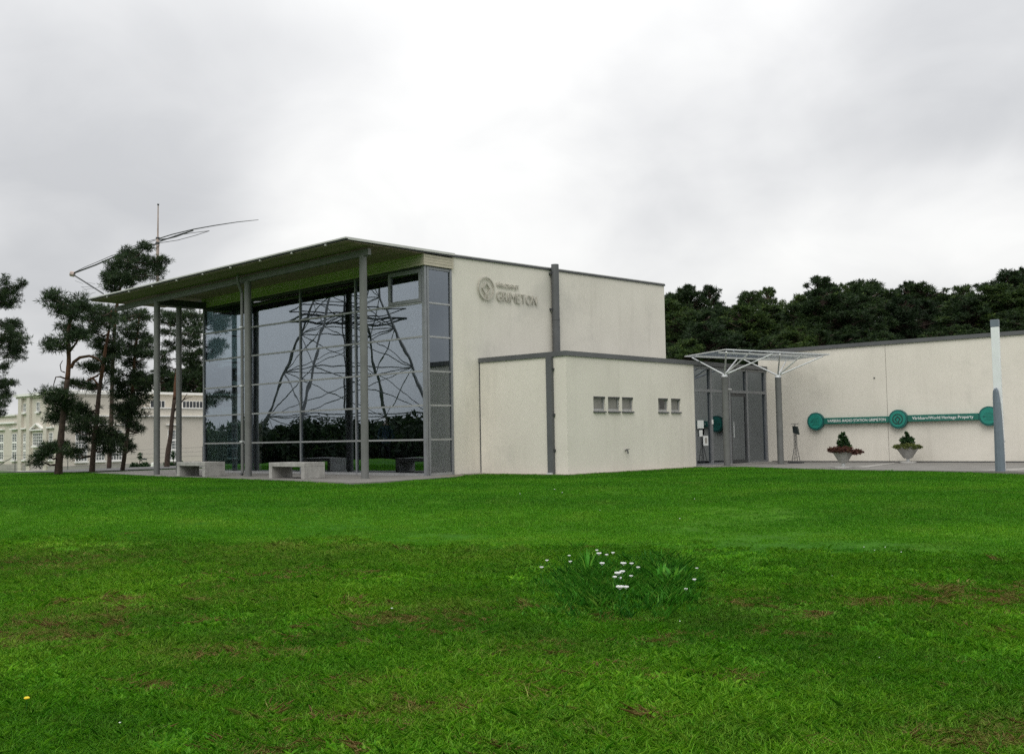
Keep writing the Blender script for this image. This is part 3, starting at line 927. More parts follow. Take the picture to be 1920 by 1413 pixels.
obj('door_sensor', MB().box(29.3, 29.62, gy - 0.11, gy - 0.042, 2.37, 2.41), MP['galv'], annex)
for x0, x1, z0, z1 in ((27.70, 28.06, 1.15, 1.40), (28.02, 28.30, 0.62, 0.92), (27.8, 27.98, 0.9, 1.1)):
    obj('notice', MB().box(x0, x1, gy + 0.012, gy + 0.018, z0, z1), MP['paper'], annex)
obj('notice', MB().box(28.10, 28.24, gy + 0.0105, gy + 0.0115, 0.68, 0.86), MP['plinth'], annex)
obj('intercom', MB().box(28.45, 28.52, gy - 0.06, gy - 0.041, 1.28, 1.42), MP['white'], annex)
obj('threshold', MB().box(27.5, 32.0, BY - 0.25, BY + 0.018, -0.02, 0.012), MP['pavelight'], annex)
# lobby behind the doors
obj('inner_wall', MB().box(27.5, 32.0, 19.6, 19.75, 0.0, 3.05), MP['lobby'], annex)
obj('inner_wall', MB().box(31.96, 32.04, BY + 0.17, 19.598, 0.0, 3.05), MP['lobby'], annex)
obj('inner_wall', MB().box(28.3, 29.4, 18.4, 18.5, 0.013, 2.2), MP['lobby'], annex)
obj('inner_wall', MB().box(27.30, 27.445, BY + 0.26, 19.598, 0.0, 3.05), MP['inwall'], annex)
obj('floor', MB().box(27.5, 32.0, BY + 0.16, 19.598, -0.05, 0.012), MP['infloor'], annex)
for k, (x, y, h) in enumerate(((27.9, 17.9, 0.55), (28.15, 18.2, 0.75))):
    bq = MB()
    for j in range(10):
        ang = j * 2.4
        bq.bar((x, y, 0.05), (x + 0.3 * math.cos(ang), y + 0.3 * math.sin(ang), h * (0.6 + 0.4 * ((j * 37) % 10) / 10)), 0.09, 0.01)
    tag(obj('pot_plant', bq, MP['leafgreen'], None, (x, y, 0.0)), ('leafy plant just inside the left entrance pane, nearer the wall' if k == 0 else 'taller leafy plant inside the left entrance pane, further in'), 'plant')

# ------------------------------------------------------------------ low wing
wing = thing('low_wing', (34, 4, 0), 'long low cream wing with a dark roof edge running past the entrance canopy', 'building')
WZT = 3.66
obj('wall', MB().box(EX, EX + 0.3, 12.978, BY + 0.3, -0.1, WZT), MP['wall'], wing)
obj('wall', MB().box(EX, EX + 0.3, -13.9, 12.962, -0.1, WZT), MP['wall'], wing)
obj('movement_joint', MB().box(EX + 0.012, EX + 0.2, 12.9625, 12.9775, -0.05, WZT), MP['plinth'], wing)
obj('fascia', MB().box(EX - 0.045, EX + 0.34, -13.9, BY + 0.32, WZT + 0.002, WZT + 0.118), MP['fascia'], wing)
obj('roof', MB().box(EX + 0.342, 44, -13.9, BY + 0.3, WZT - 0.1, WZT + 0.09), MP['fascia'], wing)
obj('wall', MB().box(EX + 0.302, 44, BY + 0.02, BY + 0.3, -0.1, WZT - 0.102), MP['wall'], wing)
obj('plinth', MB().box(EX - 0.006, EX - 0.0005, -13.9, BY - 0.1, 0.0, 0.035), MP['dark'], wing)
obj('wall_vent', MB().box(EX - 0.02, EX - 0.001, 9.55, 9.60, 0.60, 0.63), MP['dark'], wing)
obj('wall_vent', MB().box(EX - 0.02, EX - 0.001, 13.33, 13.37, 2.62, 2.66), MP['dark'], wing)

# ------------------------------------------------------------------ lettering and emblem
def text_mesh(body, size, depth, offset=0.0):
    cu = bpy.data.curves.new('lettering', 'FONT')
    cu.body = body
    cu.size = size
    cu.extrude = depth / 2
    cu.offset = offset
    cu.resolution_u = 3
    o = bpy.data.objects.new('lettering', cu)
    COL.objects.link(o)
    bpy.context.view_layer.update()
    me = bpy.data.meshes.new_from_object(o.evaluated_get(bpy.context.evaluated_depsgraph_get()))
    bpy.data.objects.remove(o)
    bpy.data.curves.remove(cu)
    co = np.zeros(len(me.vertices) * 3)
    me.vertices.foreach_get('co', co)
    co = co.reshape(-1, 3)
    return me, co


def place_text(me, co, width, height, origin, uvec, nvec):
    """Fit the text into width x height with its lower left corner at origin, reading along uvec."""
    lo, hi = co.min(0), co.max(0)
    sx, sy = width / (hi[0] - lo[0]), height / (hi[1] - lo[1])
    u, nv = np.array(uvec, float), np.array(nvec, float)
    P = np.array(origin)[None] + ((co[:, 0] - lo[0]) * sx)[:, None] * u + ((co[:, 1] - lo[1]) * sy)[:, None] * np.array([0, 0, 1.0]) + co[:, 2][:, None] * nv
    me.vertices.foreach_set('co', P.ravel())
    me.update()


def emblem_loop(c, R, u, n, thick, depth, m, parent, name='emblem'):
    """Ring open at the bottom whose ends rise and open into a square stood on its corner: one endless line."""
    u, n, w = Vector(u), Vector(n), Vector((0, 0, 1))
    pts = []
    g = rad(8)
    for k in range(49):
        a = -math.pi / 2 + g + (2 * math.pi - 2 * g) * k / 48
        pts.append((math.cos(a), math.sin(a)))
    e = math.sin(g)
    pts += [(-e, -0.52), (-0.52, -0.02), (0, 0.50), (0.52, -0.02), (e, -0.52)]
    mb = MB()
    q = [Vector(c) + u * (x * R) + w * (y * R) for x, y in pts]
    m2 = len(q)
    vs, fs = [], []
    for i in range(m2):
        a, b = q[i - 1], q[(i + 1) % m2]
        d1, d2 = (q[i] - a).normalized(), (b - q[i]).normalized()
        d = (d1 + d2)
        d = d.normalized() if d.length > 1e-3 else d2
        s = n.cross(d).normalized()
        k = min(1.6, 1 / max(0.4, d.dot(d2)))
        for off, dep in ((-1, -0.5), (1, -0.5), (1, 0.5), (-1, 0.5)):
            vs.append(q[i] + s * (off * thick / 2 * k) + n * (dep * depth))
    for i in range(m2):
        j = (i + 1) % m2
        for k in range(4):
            fs.append((i * 4 + k, i * 4 + (k + 1) % 4, j * 4 + (k + 1) % 4, j * 4 + k))
    mb.add(vs, fs)
    return obj(name, mb, m, parent)


def build_wall_lettering():
    t = thing('wall_lettering', (22.5, Y0 - 0.05, 5.2), 'metal GRIMETON lettering with ring emblem high on the hall wall', 'sign')
    emblem_loop((21.54, Y0 - 0.05, 5.215), 0.315, (1, 0, 0), (0, -1, 0), 0.036, 0.035, MP['letter'], t)
    x = 21.985
    word = 'GRIMETON'
    ws = {'G': 1.0, 'R': .78, 'I': .2, 'M': 1.1, 'E': .68, 'T': .76, 'O': 1.1, 'N': .92}
    tot = sum(ws[c] for c in word) + 0.17 * (len(word) - 1)
    k = (23.77 - x) / tot
    for c in word:
        me, co = text_mesh(c, 0.4, 0.022, 0.0)
        me.name = 'letter'
        place_text(me, co, ws[c] * k, 0.285, (x, Y0 - 0.04, 4.905), (1, 0, 0), (0, -1, 0))
        link_mesh('letter', me, MP['letter'], t)
        x += (ws[c] + 0.17) * k
    me, co = text_mesh('VÄRLDSARVET', 0.2, 0.02, 0.0)
    place_text(me, co, 0.98, 0.15, (21.97, Y0 - 0.04, 5.31), (1, 0, 0), (0, -1, 0))
    link_mesh('small_lettering', me, MP['letter'], t)


build_wall_lettering()


def build_green_sign():
    t = thing('wall_sign', (EX - 0.1, 12.6, 1.33), 'long teal green sign of three discs joined by bars on the wing wall', 'sign')
    u = (0, -1, 0)
    n = (-1, 0, 0)
    sx = EX - 0.11
    for i, (y, z, r) in enumerate(((15.31, 1.32, 0.285), (12.60, 1.327, 0.29), (9.93, 1.348, 0.285))):
        def disc(r0, x0, r1, x1, nn=36):
            mb = MB()
            vs, fs = [], []
            for rr, xx in ((r0, x0), (r1, x1)):
                for k in range(nn):
                    a = 2 * math.pi * k / nn
                    vs.append((xx, y + rr * math.cos(a), z + rr * math.sin(a)))
            for k in range(nn):
                fs.append((k, (k + 1) % nn, nn + (k + 1) % nn, nn + k))
            fs.append(tuple(range(nn)))
            fs.append(tuple(range(2 * nn - 1, nn - 1, -1)))
            return mb.add(vs, fs)
        d = obj('disc', disc(r, EX - 0.03, r, sx - 0.03), MP['tealdark'], t)
        obj('disc_face', disc(r - 0.045, sx - 0.033, r - 0.052, sx - 0.045), MP['teal'], d)
        if i == 1:
            emblem_loop((sx - 0.05, y, z), 0.15, u, n, 0.022, 0.008, MP['black'], d)
            emblem_loop((sx - 0.05, y, z + 0.0), 0.105, u, n, 0.012, 0.006, MP['tealdark'], d, 'emblem_line') if False else None
        else:
            mb = MB()
            for k in range(6):
                w = 0.09 + 0.05 * ((k * 7) % 4) / 3
                yy = y - 0.02
                zz = z + 0.10 - k * 0.042
                mb.box(sx - 0.049, sx - 0.0465, yy - w, yy + w, zz - 0.005, zz + 0.005)
            mb2 = MB().path([(sx - 0.046, y + 0.13, z - 0.01), (sx - 0.050, y + 0.13, z - 0.01)], 0.03, 14)
            obj('small_print', mb, MP['tealbar'], d)
            obj('round_mark', mb2, MP['tealdark'], d)
    for (ya, yb, txt, tz, ty0, ty1, h) in ((15.022, 12.893, 'VARBERG RADIO STATION GRIMETON', 1.325, 14.90, 12.98, 0.085), (12.307, 10.218, 'Världsarv/World Heritage Property', 1.342, 12.16, 10.36, 0.115)):
        b = obj('bar', MB().box(sx - 0.02, EX - 0.03, yb, ya, tz - 0.10, tz + 0.10), MP['tealbar'], t, bevel=0.006)
        me, co = text_mesh(txt, 0.12, 0.004, 0.0004)
        place_text(me, co, abs(ty0 - ty1), h, (sx - 0.024, ty0, tz - h / 2 + (0.0 if txt[1] == 'A' else -0.01)), u, n)
        link_mesh('lettering', me, MP['white'], b)


build_green_sign()

# ------------------------------------------------------------------ entrance canopy
def build_canopy():
    t = thing('entrance_canopy', (29, 16, 0), 'glass entrance canopy on two grey posts with branching steel struts', 'canopy')
    z = 3.40
    Np, Lp, Rp = Vector((26.76, 15.54, z + 0.035)), Vector((27.65, 17.5, z)), Vector((30.9, 14.26, z + 0.0))
    Bp = Lp + Rp - Np
    Bp.z = z
    c = (Np + Bp) / 2

    def P(a, b, dz=0):
        return Np + (Rp - Np) * a + (Lp - Np) * b + Vector((0, 0, dz))
    for i in range(3):
        for j in range(2):
            a0, a1, b0, b1 = i / 3 + 0.004, (i + 1) / 3 - 0.004, j / 2 + 0.006, (j + 1) / 2 - 0.006
            q = [P(a0, b0), P(a1, b0), P(a1, b1), P(a0, b1)]
            obj('glass_panel', MB().hexa(q, [v + Vector((0, 0, 0.014)) for v in q]), MP['canopyglass'], t)
    for p, q in ((P(0, 0, -.015), P(1, 0, -.015)), (P(1, 0, -.015), P(1, 1, -.015)), (P(0, 1, -.015), P(1, 1, -.015)), (P(0, 0, -.015), P(0, 1, -.015))):
        obj('edge_rail', MB().bar(p, q, 0.03, 0.028), MP['galv'], t)
    for b in (0.22, 0.78):
        obj('purlin', MB().bar(P(0.02, b, -.05), P(0.98, b, -.05), 0.035, 0.05), MP['galv'], t)
    for (x, y) in ((28.0, 16.33), (29.9, 15.54)):
        p = obj('post', MB().path([(x, y, -0.02), (x, y, 2.70)], 0.098, 20), MP['steel'], t)
        obj('post_cap', MB().path([(x, y, 2.70), (x, y, 2.80)], [0.105, 0.07], 16), MP['galv'], p)
        obj('foot_plate', MB().box(x - 0.14, x + 0.14, y - 0.14, y + 0.14, 0.0, 0.015), MP['steel'], p)
        ca = 0.25 if x < 29 else 0.75
        for da, db in ((-0.215, 0.08), (-0.215, 0.92), (0.215, 0.08), (0.215, 0.92), (0.0, 0.08)):
            obj('strut', MB().path([(x, y, 2.76), P(ca + da, db, -0.06)], [0.026, 0.02], 8), MP['galv'], t)


build_canopy()

# ------------------------------------------------------------------ benches
def build_bench(y0, y1, label):
    x0, x1 = 16.57, 17.24
    t = thing('concrete_bench', ((x0 + x1) / 2, (y0 + y1) / 2, 0), label, 'bench', 'concrete benches before the glass front')
    obj('seat', MB().box(x0, x1, y0, y1, 0.31, 0.42), MP['concrete'], t, bevel=0.008)
    for a, b in ((y0, y0 + 0.14), (y1 - 0.14, y1)):
        obj('leg', MB().box(x0, x1, a, b, 0.0, 0.3095), MP['concrete'], t, bevel=0.008)


build_bench(22.07, 23.62, 'grey concrete bench between the middle and right roof posts')
build_bench(26.75, 28.27, 'grey concrete bench between the left and middle roof posts')

# ------------------------------------------------------------------ totem by the right edge
def build_totem():
    x, y = 25.3, 7.665
    t = thing('totem', (x, y, 0), 'tall frosted white pillar with grey cap and a grey blade-shaped lower front', 'signpost')
    obj('pillar', MB().box(x + 0.02, x + 0.10, y - 0.088, y + 0.088, 0.0, 3.32), MP['frost'], t, bevel=0.01)
    obj('cap', MB().box(x + 0.016, x + 0.104, y - 0.092, y + 0.092, 3.3205, 3.49), MP['blue'], t, bevel=0.01)
    prof = [(-0.105, 0.0), (0.105, 0.0), (0.10, 0.7), (0.085, 1.25), (0.062, 1.6), (0.03, 1.85), (0.0, 1.91), (-0.045, 1.90), (-0.078, 1.84), (-0.088, 1.7), (-0.09, 1.25), (-0.095, 0.7)]
    mb = MB()
    n = len(prof)
    # the blade is a shallow shell: its face bulges towards the lawn
    face = [(x - 0.045, y - a * 1.0, z) for a, z in prof]
    back = [(x + 0.012, y - a, z) for a, z in prof]
    mid = [(x - 0.085, y - a * 0.35, z * 0.985) for a, z in prof]
    mb.add(face + back + mid, [tuple(2 * n + i for i in range(n))] + [(i, (i + 1) % n, n + (i + 1) % n, n + i) for i in range(n)]
           + [(2 * n + i, 2 * n + (i + 1) % n, (i + 1) % n, i) for i in range(n)] + [tuple(n + i for i in range(n - 1, -1, -1))])
    obj('blade', mb, MP['blue'], t)


build_totem()


# ------------------------------------------------------------------ leaf clouds
def leaf_cloud(centres, radii, per, length, width, up=0.35, shell=0.55, seed=1, blades=5, tonebase=None, flat=1.0):
    """Small pointed leaf/needle sprays filling ellipsoid pads. Returns verts, faces, tone."""
    g = np.random.default_rng(seed)
    allv, tone = [], []
    for (c, r, n) in zip(centres, radii, per):
        d = g.normal(size=(n, 3))
        d /= np.linalg.norm(d, axis=1)[:, None]
        rr = (shell + (1 - shell) * g.random(n)) ** 1.0
        rr = np.where(g.random(n) < 0.35, g.random(n) ** 0.5, rr)
        lump = 1 + 0.22 * np.sin(d[:, 0] * 5.1 + c[0]) * np.sin(d[:, 1] * 4.3 + c[1]) + 0.16 * np.sin(d[:, 2] * 7 + c[2] * 3 + d[:, 0] * 6)
        P = np.array(c)[None] + d * np.array(r)[None] * (rr * lump)[:, None]
        tb = np.clip(0.32 + 0.22 * g.normal(size=n) + (0 if tonebase is None else tonebase), 0, 1)
        for k in range(blades):
            a = d * 0.6 + g.normal(size=(n, 3)) * 0.75
            a[:, 2] = a[:, 2] * flat + up
            a /= np.linalg.norm(a, axis=1)[:, None]
            s = np.cross(a, g.normal(size=(n, 3)))
            s /= np.linalg.norm(s, axis=1)[:, None] + 1e-9
            L = length * (0.6 + 0.8 * g.random(n))[:, None]
            W = width * (0.6 + 0.8 * g.random(n))[:, None]
            v = np.stack([P - s * W * 0.3, P + s * W * 0.3, P + a * L * 0.55 + s * W * 0.62, P + a * L, P + a * L * 0.5 - s * W * 0.62], 1)
            allv.append(v)
            tone.append(np.repeat(np.clip(tb + 0.12 * g.normal(size=n), 0, 1), 5))
    V = np.concatenate(allv).reshape(-1, 3)
    T = np.concatenate(tone)
    F = np.arange(len(V)).reshape(-1, 5)
    return V, F, T


def np_mesh(name, V, F, T=None):
    me = bpy.data.meshes.new(name)
    nf, k = F.shape
    me.vertices.add(len(V))
    me.vertices.foreach_set('co', np.ascontiguousarray(V, dtype=np.float32).ravel())
    me.loops.add(nf * k)
    me.loops.foreach_set('vertex_index', np.ascontiguousarray(F, dtype=np.int32).ravel())
    me.polygons.add(nf)
    me.polygons.foreach_set('loop_start', np.arange(0, nf * k, k, dtype=np.int32))
    me.update(calc_edges=True)
    if T is not None:
        a = me.attributes.new('tone', 'FLOAT', 'POINT')
        a.data.foreach_set('value', np.ascontiguousarray(T, dtype=np.float32))
    return me


# ------------------------------------------------------------------ planters with plants
def build_planter(x, y, s, label):
    t = thing('planter', (x, y, 0), label, 'planter', 'conical planters along the wing wall')
    obj('bowl', MB().lathe([(0.0, 0.14), (0.10 * s, 0.14), (0.12 * s, 0.16), (0.29 * s, 0.455), (0.30 * s, 0.48), (0.27 * s, 0.48), (0.25 * s, 0.43), (0.0, 0.43)], 28, (x, y, 0)), MP['terracotta'], t, smooth=False)
    obj('foot', MB().lathe([(0.05, 0.14), (0.045, 0.06), (0.06, 0.045)], 16, (x, y, 0)), MP['galv'], t)
    obj('base_plate', MB().lathe([(0.0, 0.0), (0.24, 0.0), (0.24, 0.025), (0.2, 0.045), (0.0, 0.05)], 28, (x, y, 0)), MP['terracotta'], t)
    return t


build_planter(26.8, 12.1, 1.0, 'conical concrete planter with red-brown trailing plants, nearer the lawn')
build_planter(31.3, 12.1, 1.12, 'conical concrete planter with olive trailing plants against the wing wall')


def planter_plant(x, y, kind, label, top):
    c, r, n = [], [], []
    for k in range(22):
        a = 2 * math.pi * k / 22
        q = 0.285 + 0.04 * math.sin(k * 2.3)
        side = 1.0 + (0.35 if (kind == 'red' and -1.0 < a - 5.2 < 1.0) else 0)
        c.append((x + q * side * math.cos(a), y + q * side * math.sin(a), 0.50 - 0.03 * abs(math.sin(k * 1.7)) - (0.05 if side > 1 else 0)))
        r.append((0.085, 0.085, 0.045)); n.append(60)
    for k in range(8):
        a = k * 0.8
        c.append((x + 0.13 * math.cos(a), y + 0.13 * math.sin(a), 0.52)); r.append((0.11, 0.11, 0.05)); n.append(50)
    V, F, T = leaf_cloud(c, r, n, 0.05, 0.018, 0.1, seed=int(x * 10), blades=3)
    t = thing('planter_plant', (x, y, 0.45), label, 'plant', 'plants in the conical planters')
    link_mesh('trailing_foliage', np_mesh('trailing_foliage', V, F, T), MP['leafred' if kind == 'red' else 'leafolive'], t)
    c, r, n = [], [], []
    for k, (dx, dz, q) in enumerate(top):
        c.append((x + dx * 0.66, y - dx * 0.75, dz)); r.append((q, q, q * 1.1)); n.append(45)
    V, F, T = leaf_cloud(c, r, n, 0.06, 0.024, 0.3, seed=int(x * 7), blades=3)
    link_mesh('upright_foliage', np_mesh('upright_foliage', V, F, T), MP['leafgreen'], t)
    st = MB()
    for dx, dz, q in top[:7]:
        st.path([(x, y, 0.44), (x + dx * 0.66, y - dx * 0.75, dz)], 0.008, 5)
    obj('stem', st, MP['bark'], t)


planter_plant(26.8, 12.1, 'red', 'red-brown trailing plants with a dark upright shrub in the nearer planter',
              [(0.02, .90, .025), (-.05, .83, .03), (0.06, .80, .035), (0.0, .74, .05), (0.12, .70, .045), (-.10, .68, .04), (0.07, .64, .06), (-.04, .62, .07), (0.15, .60, .05), (0.0, .56, .10)])
planter_plant(31.3, 12.1, 'olive', 'olive trailing plants with a bright green shrub in the planter by the wall',
              [(-.02, .88, .02), (0.01, .80, .03), (0.07, .74, .05), (-.09, .72, .05), (0.15, .70, .045), (-.16, .68, .04), (0.02, .68, .08), (0.10, .62, .09), (-.08, .62, .09), (0.0, .58, .12)])


# ------------------------------------------------------------------ display stand by the second canopy post
def build_stand():
    x, y = 30.75, 15.45
    t = thing('display_stand', (x, y, 0), 'slim black lattice stand with a leaflet box beside the canopy post', 'stand')
    obj('base', MB().box(x - 0.16, x + 0.16, y - 0.2, y + 0.2, 0.0, 0.06), MP['dark'], t, bevel=0.01)
    legs = []
    for sx, sy in ((-1, -1), (1, -1), (-1, 1), (1, 1)):
        obj('leg', MB().path([(x + sx * 0.09, y + sy * 0.09, 0.06), (x + sx * 0.035, y + sy * 0.035, 0.5), (x + sx * 0.03, y + sy * 0.03, 0.95)], 0.009, 6), MP['dark'], t)
    for k in range(8):
        z = 0.14 + k * 0.1
        w = np.interp(z, [0.06, 0.5, 0.95], [0.09, 0.035, 0.03])
        s = 1 if k % 2 else -1
        obj('brace', MB().path([(x - w, y - s * w, z), (x + w, y + s * w, z + 0.08)], 0.006, 5), MP['dark'], t)
    obj('leaflet_box', MB().hexa([(x - 0.05, y - 0.13, 0.90), (x + 0.05, y - 0.13, 0.90), (x + 0.05, y + 0.05, 0.96), (x - 0.05, y + 0.05, 0.96)],
                                 [(x - 0.05, y - 0.08, 1.16), (x + 0.05, y - 0.08, 1.16), (x + 0.05, y + 0.07, 1.18), (x - 0.05, y + 0.07, 1.18)]), MP['black'], t)
    ring = [(x + 0.12 * math.cos(a), y + 0.12 * math.sin(a), 1.245) for a in [2 * math.pi * k / 20 for k in range(21)]]
    obj('ring', MB().path(ring, 0.009, 6, cap=False), MP['dark'], t)
    obj('neck', MB().path([(x, y, 0.95), (x, y, 1.24)], 0.012, 6).path([(x, y, 1.24), (x + 0.12, y, 1.245)], 0.007, 5).path([(x, y, 1.24), (x - 0.12, y, 1.245)], 0.007, 5), MP['dark'], t)


build_stand()

# ------------------------------------------------------------------ things inside the hall
def build_chair():
    t = thing('chair', (0, 0, 0), 'dark chair behind the glass front at a small table', 'chair', 'dark chairs inside the glass front')
    obj('seat', MB().box(-.2, .2, -.2, .2, .43, .46), MP['wood'], t)
    for sx in (-1, 1):
        obj('leg', MB().box(sx * .18 - .016, sx * .18 + .016, -.196, -.164, 0, .43), MP['dark'], t)
        obj('leg', MB().box(sx * .18 - .016, sx * .18 + .016, .164, .196, 0, .82), MP['dark'], t)
    obj('backrest', MB().box(-.163, .163, .168, .19, .66, .80), MP['wood'], t)
    obj('rail', MB().box(-.163, .163, .17, .186, .22, .25), MP['dark'], t)
    return t


def build_table():
    t = thing('table', (0, 0, 0), 'small dark table behind the glass front between chairs', 'table', 'dark tables inside the glass front')
    obj('tabletop', MB().box(-.38, .38, -.38, .38, .70, .73), MP['wood'], t)
    for sx in (-1, 1):
        for sy in (-1, 1):
            obj('leg', MB().box(sx * .34 - .02, sx * .34 + .02, sy * .34 - .02, sy * .34 + .02, 0, .70), MP['dark'], t)
    return t


ch0, tb0 = build_chair(), build_table()
spots = [(20.6, 28.9), (21.0, 26.9), (20.8, 25.1), (22.6, 26.0)]
first = True
for i, (x, y) in enumerate(spots):
    if i == 0:
        tb0.location = (x, y, 0.012)
    else:
        copy_tree(tb0, (x, y, 0.012))
    for dx, dy, rz in ((0.0, 0.62, 0.1), (0.05, -0.62, math.pi + 0.1)):
        if first:
            ch0.location = (x + dx, y + dy, 0.012)
            ch0.rotation_euler = (0, 0, rz)
            first = False
        else:
            copy_tree(ch0, (x + dx, y + dy, 0.012), rz)


def build_cabinet():
    x, y = 22.2, 22.0
    t = thing('display_cabinet', (x, y, 0.012), 'lit display cabinet with warm shelf lights behind the corner glass', 'cabinet')
    obj('frame', MB().box(x - .25, x - .21, y - .35, y + .35, 0.012, 1.9).box(x + .21, x + .25, y - .35, y + .35, 0.012, 1.9).box(x - .2095, x + .2095, y + .31, y + .35, 0.012, 1.9), MP['dark'], t)
    warm = emit('warm_shelf_light', (1.0, 0.62, 0.30), 1.6)
    for k in range(5):
        z = 0.5 + k * 0.3
        sh = obj('shelf', MB().box(x - .2085, x + .2085, y - .34, y + .309, z, z + .02), MP['wood'], t)
        for j in range(3):
            yy = y - .25 + j * .22
            obj('lamp', MB().box(x - .20, x - .17, yy - .03, yy + .03, z - .03, z - .002), warm, sh)
            obj('item', MB().lathe([(0, 0), (.05, 0), (.06, .09), (.03, .16), (.02, .2), (0, .2)], 8, (x - .08, yy, z + .02)), MP['leafolive'], sh)


build_cabinet()


def skin_person(loc, rz, label):
    t = thing('person', loc, label, 'person')
    vs = [(0, 0, .88), (0, 0, 1.08), (0, -.01, 1.28), (0, 0, 1.38), (0, .01, 1.45), (0, .02, 1.53), (0, .03, 1.63),
          (-.17, 0, 1.32), (-.24, .02, 1.05), (-.20, .20, .92), (.17, 0, 1.32), (.24, .02, 1.05), (.20, .22, .95),
          (-.09, 0, .84), (-.10, .02, .46), (-.10, -.02, .08), (-.11, .12, .03), (.09, 0, .84), (.10, .02, .46), (.10, -.02, .08), (.11, .12, .03)]
    ed = [(0, 1), (1, 2), (2, 3), (3, 4), (4, 5), (5, 6), (3, 7), (7, 8), (8, 9), (3, 10), (10, 11), (11, 12), (0, 13), (13, 14), (14, 15), (15, 16), (0, 17), (17, 18), (18, 19), (19, 20)]
    rd = [(.15, .11), (.14, .1), (.17, .11), (.10, .08), (.055, .06), (.08, .095), (.075, .09), (.065, .06), (.05, .05), (.035, .035), (.065, .06), (.05, .05), (.035, .035), (.095, .1), (.065, .07), (.045, .05), (.045, .03), (.095, .1), (.065, .07), (.045, .05), (.045, .03)]
    me = bpy.data.meshes.new('body')
    me.from_pydata(vs, ed, [])
    o = bpy.data.objects.new('body', me)
    COL.objects.link(o)
    o.parent = t
    o.modifiers.new('skin', 'SKIN')
    sv = me.skin_vertices[0].data
    for i, r in enumerate(rd):
        sv[i].radius = r
    sv[0].use_root = True
    o.modifiers.new('sub', 'SUBSURF').levels = 2
    o.modifiers['sub'].render_levels = 2
    m = bpy.data.materials.new('clothes')
    m.use_nodes = True
    nt = m.node_tree
    tc = nt.nodes.new('ShaderNodeTexCoord')
    sp = nt.nodes.new('ShaderNodeSeparateXYZ')
    r = nt.nodes.new('ShaderNodeValToRGB')
    r.color_ramp.interpolation = 'CONSTANT'
    r.color_ramp.elements[0].color = (0.02, 0.022, 0.035, 1)
    r.color_ramp.elements[1].position = 0.86 / 2
    r.color_ramp.elements[1].color = (0.03, 0.075, 0.16, 1)
    e = r.color_ramp.elements.new(1.40 / 2)
    e.color = (0.42, 0.27, 0.20, 1)
    hf = N(nt.nodes, 'ShaderNodeMath', operation='MULTIPLY', inp={1: 0.5})
    nt.links.new(tc.outputs['Object'], sp.inputs[0])
    nt.links.new(sp.outputs[2], hf.inputs[0])
    nt.links.new(hf.outputs[0], r.inputs[0])
    nt.links.new(r.outputs[0], nt.nodes['Principled BSDF'].inputs['Base Color'])
    me.materials.append(m)
    hair = MB()
    prof = [(0.0, 1.735), (.05, 1.725), (.085, 1.69), (.098, 1.63), (.095, 1.57), (.08, 1.54)]
    hair.lathe(prof, 16, (0, -.01, 0))
    h = obj('hair', hair, MP['wood'], None, None, smooth=True)
    h.parent = t
    # a small face: nose, brow and mouth
    f = MB().hexa([(-.014, .105, 1.555), (.014, .105, 1.555), (.012, .132, 1.56), (-.012, .132, 1.56)], [(-.008, .10, 1.61), (.008, .10, 1.61), (.006, .112, 1.61), (-.006, .112, 1.61)])
    fm = mat('skin', (0.42, 0.27, 0.20), 0.6)
    n_ = obj('nose', f, fm)
    n_.parent = t
    t.rotation_euler = (0, 0, rz)
    return t


skin_person((21.3, 24.25, 0.012), 2.2, 'person in a blue jacket standing inside behind the glass front')


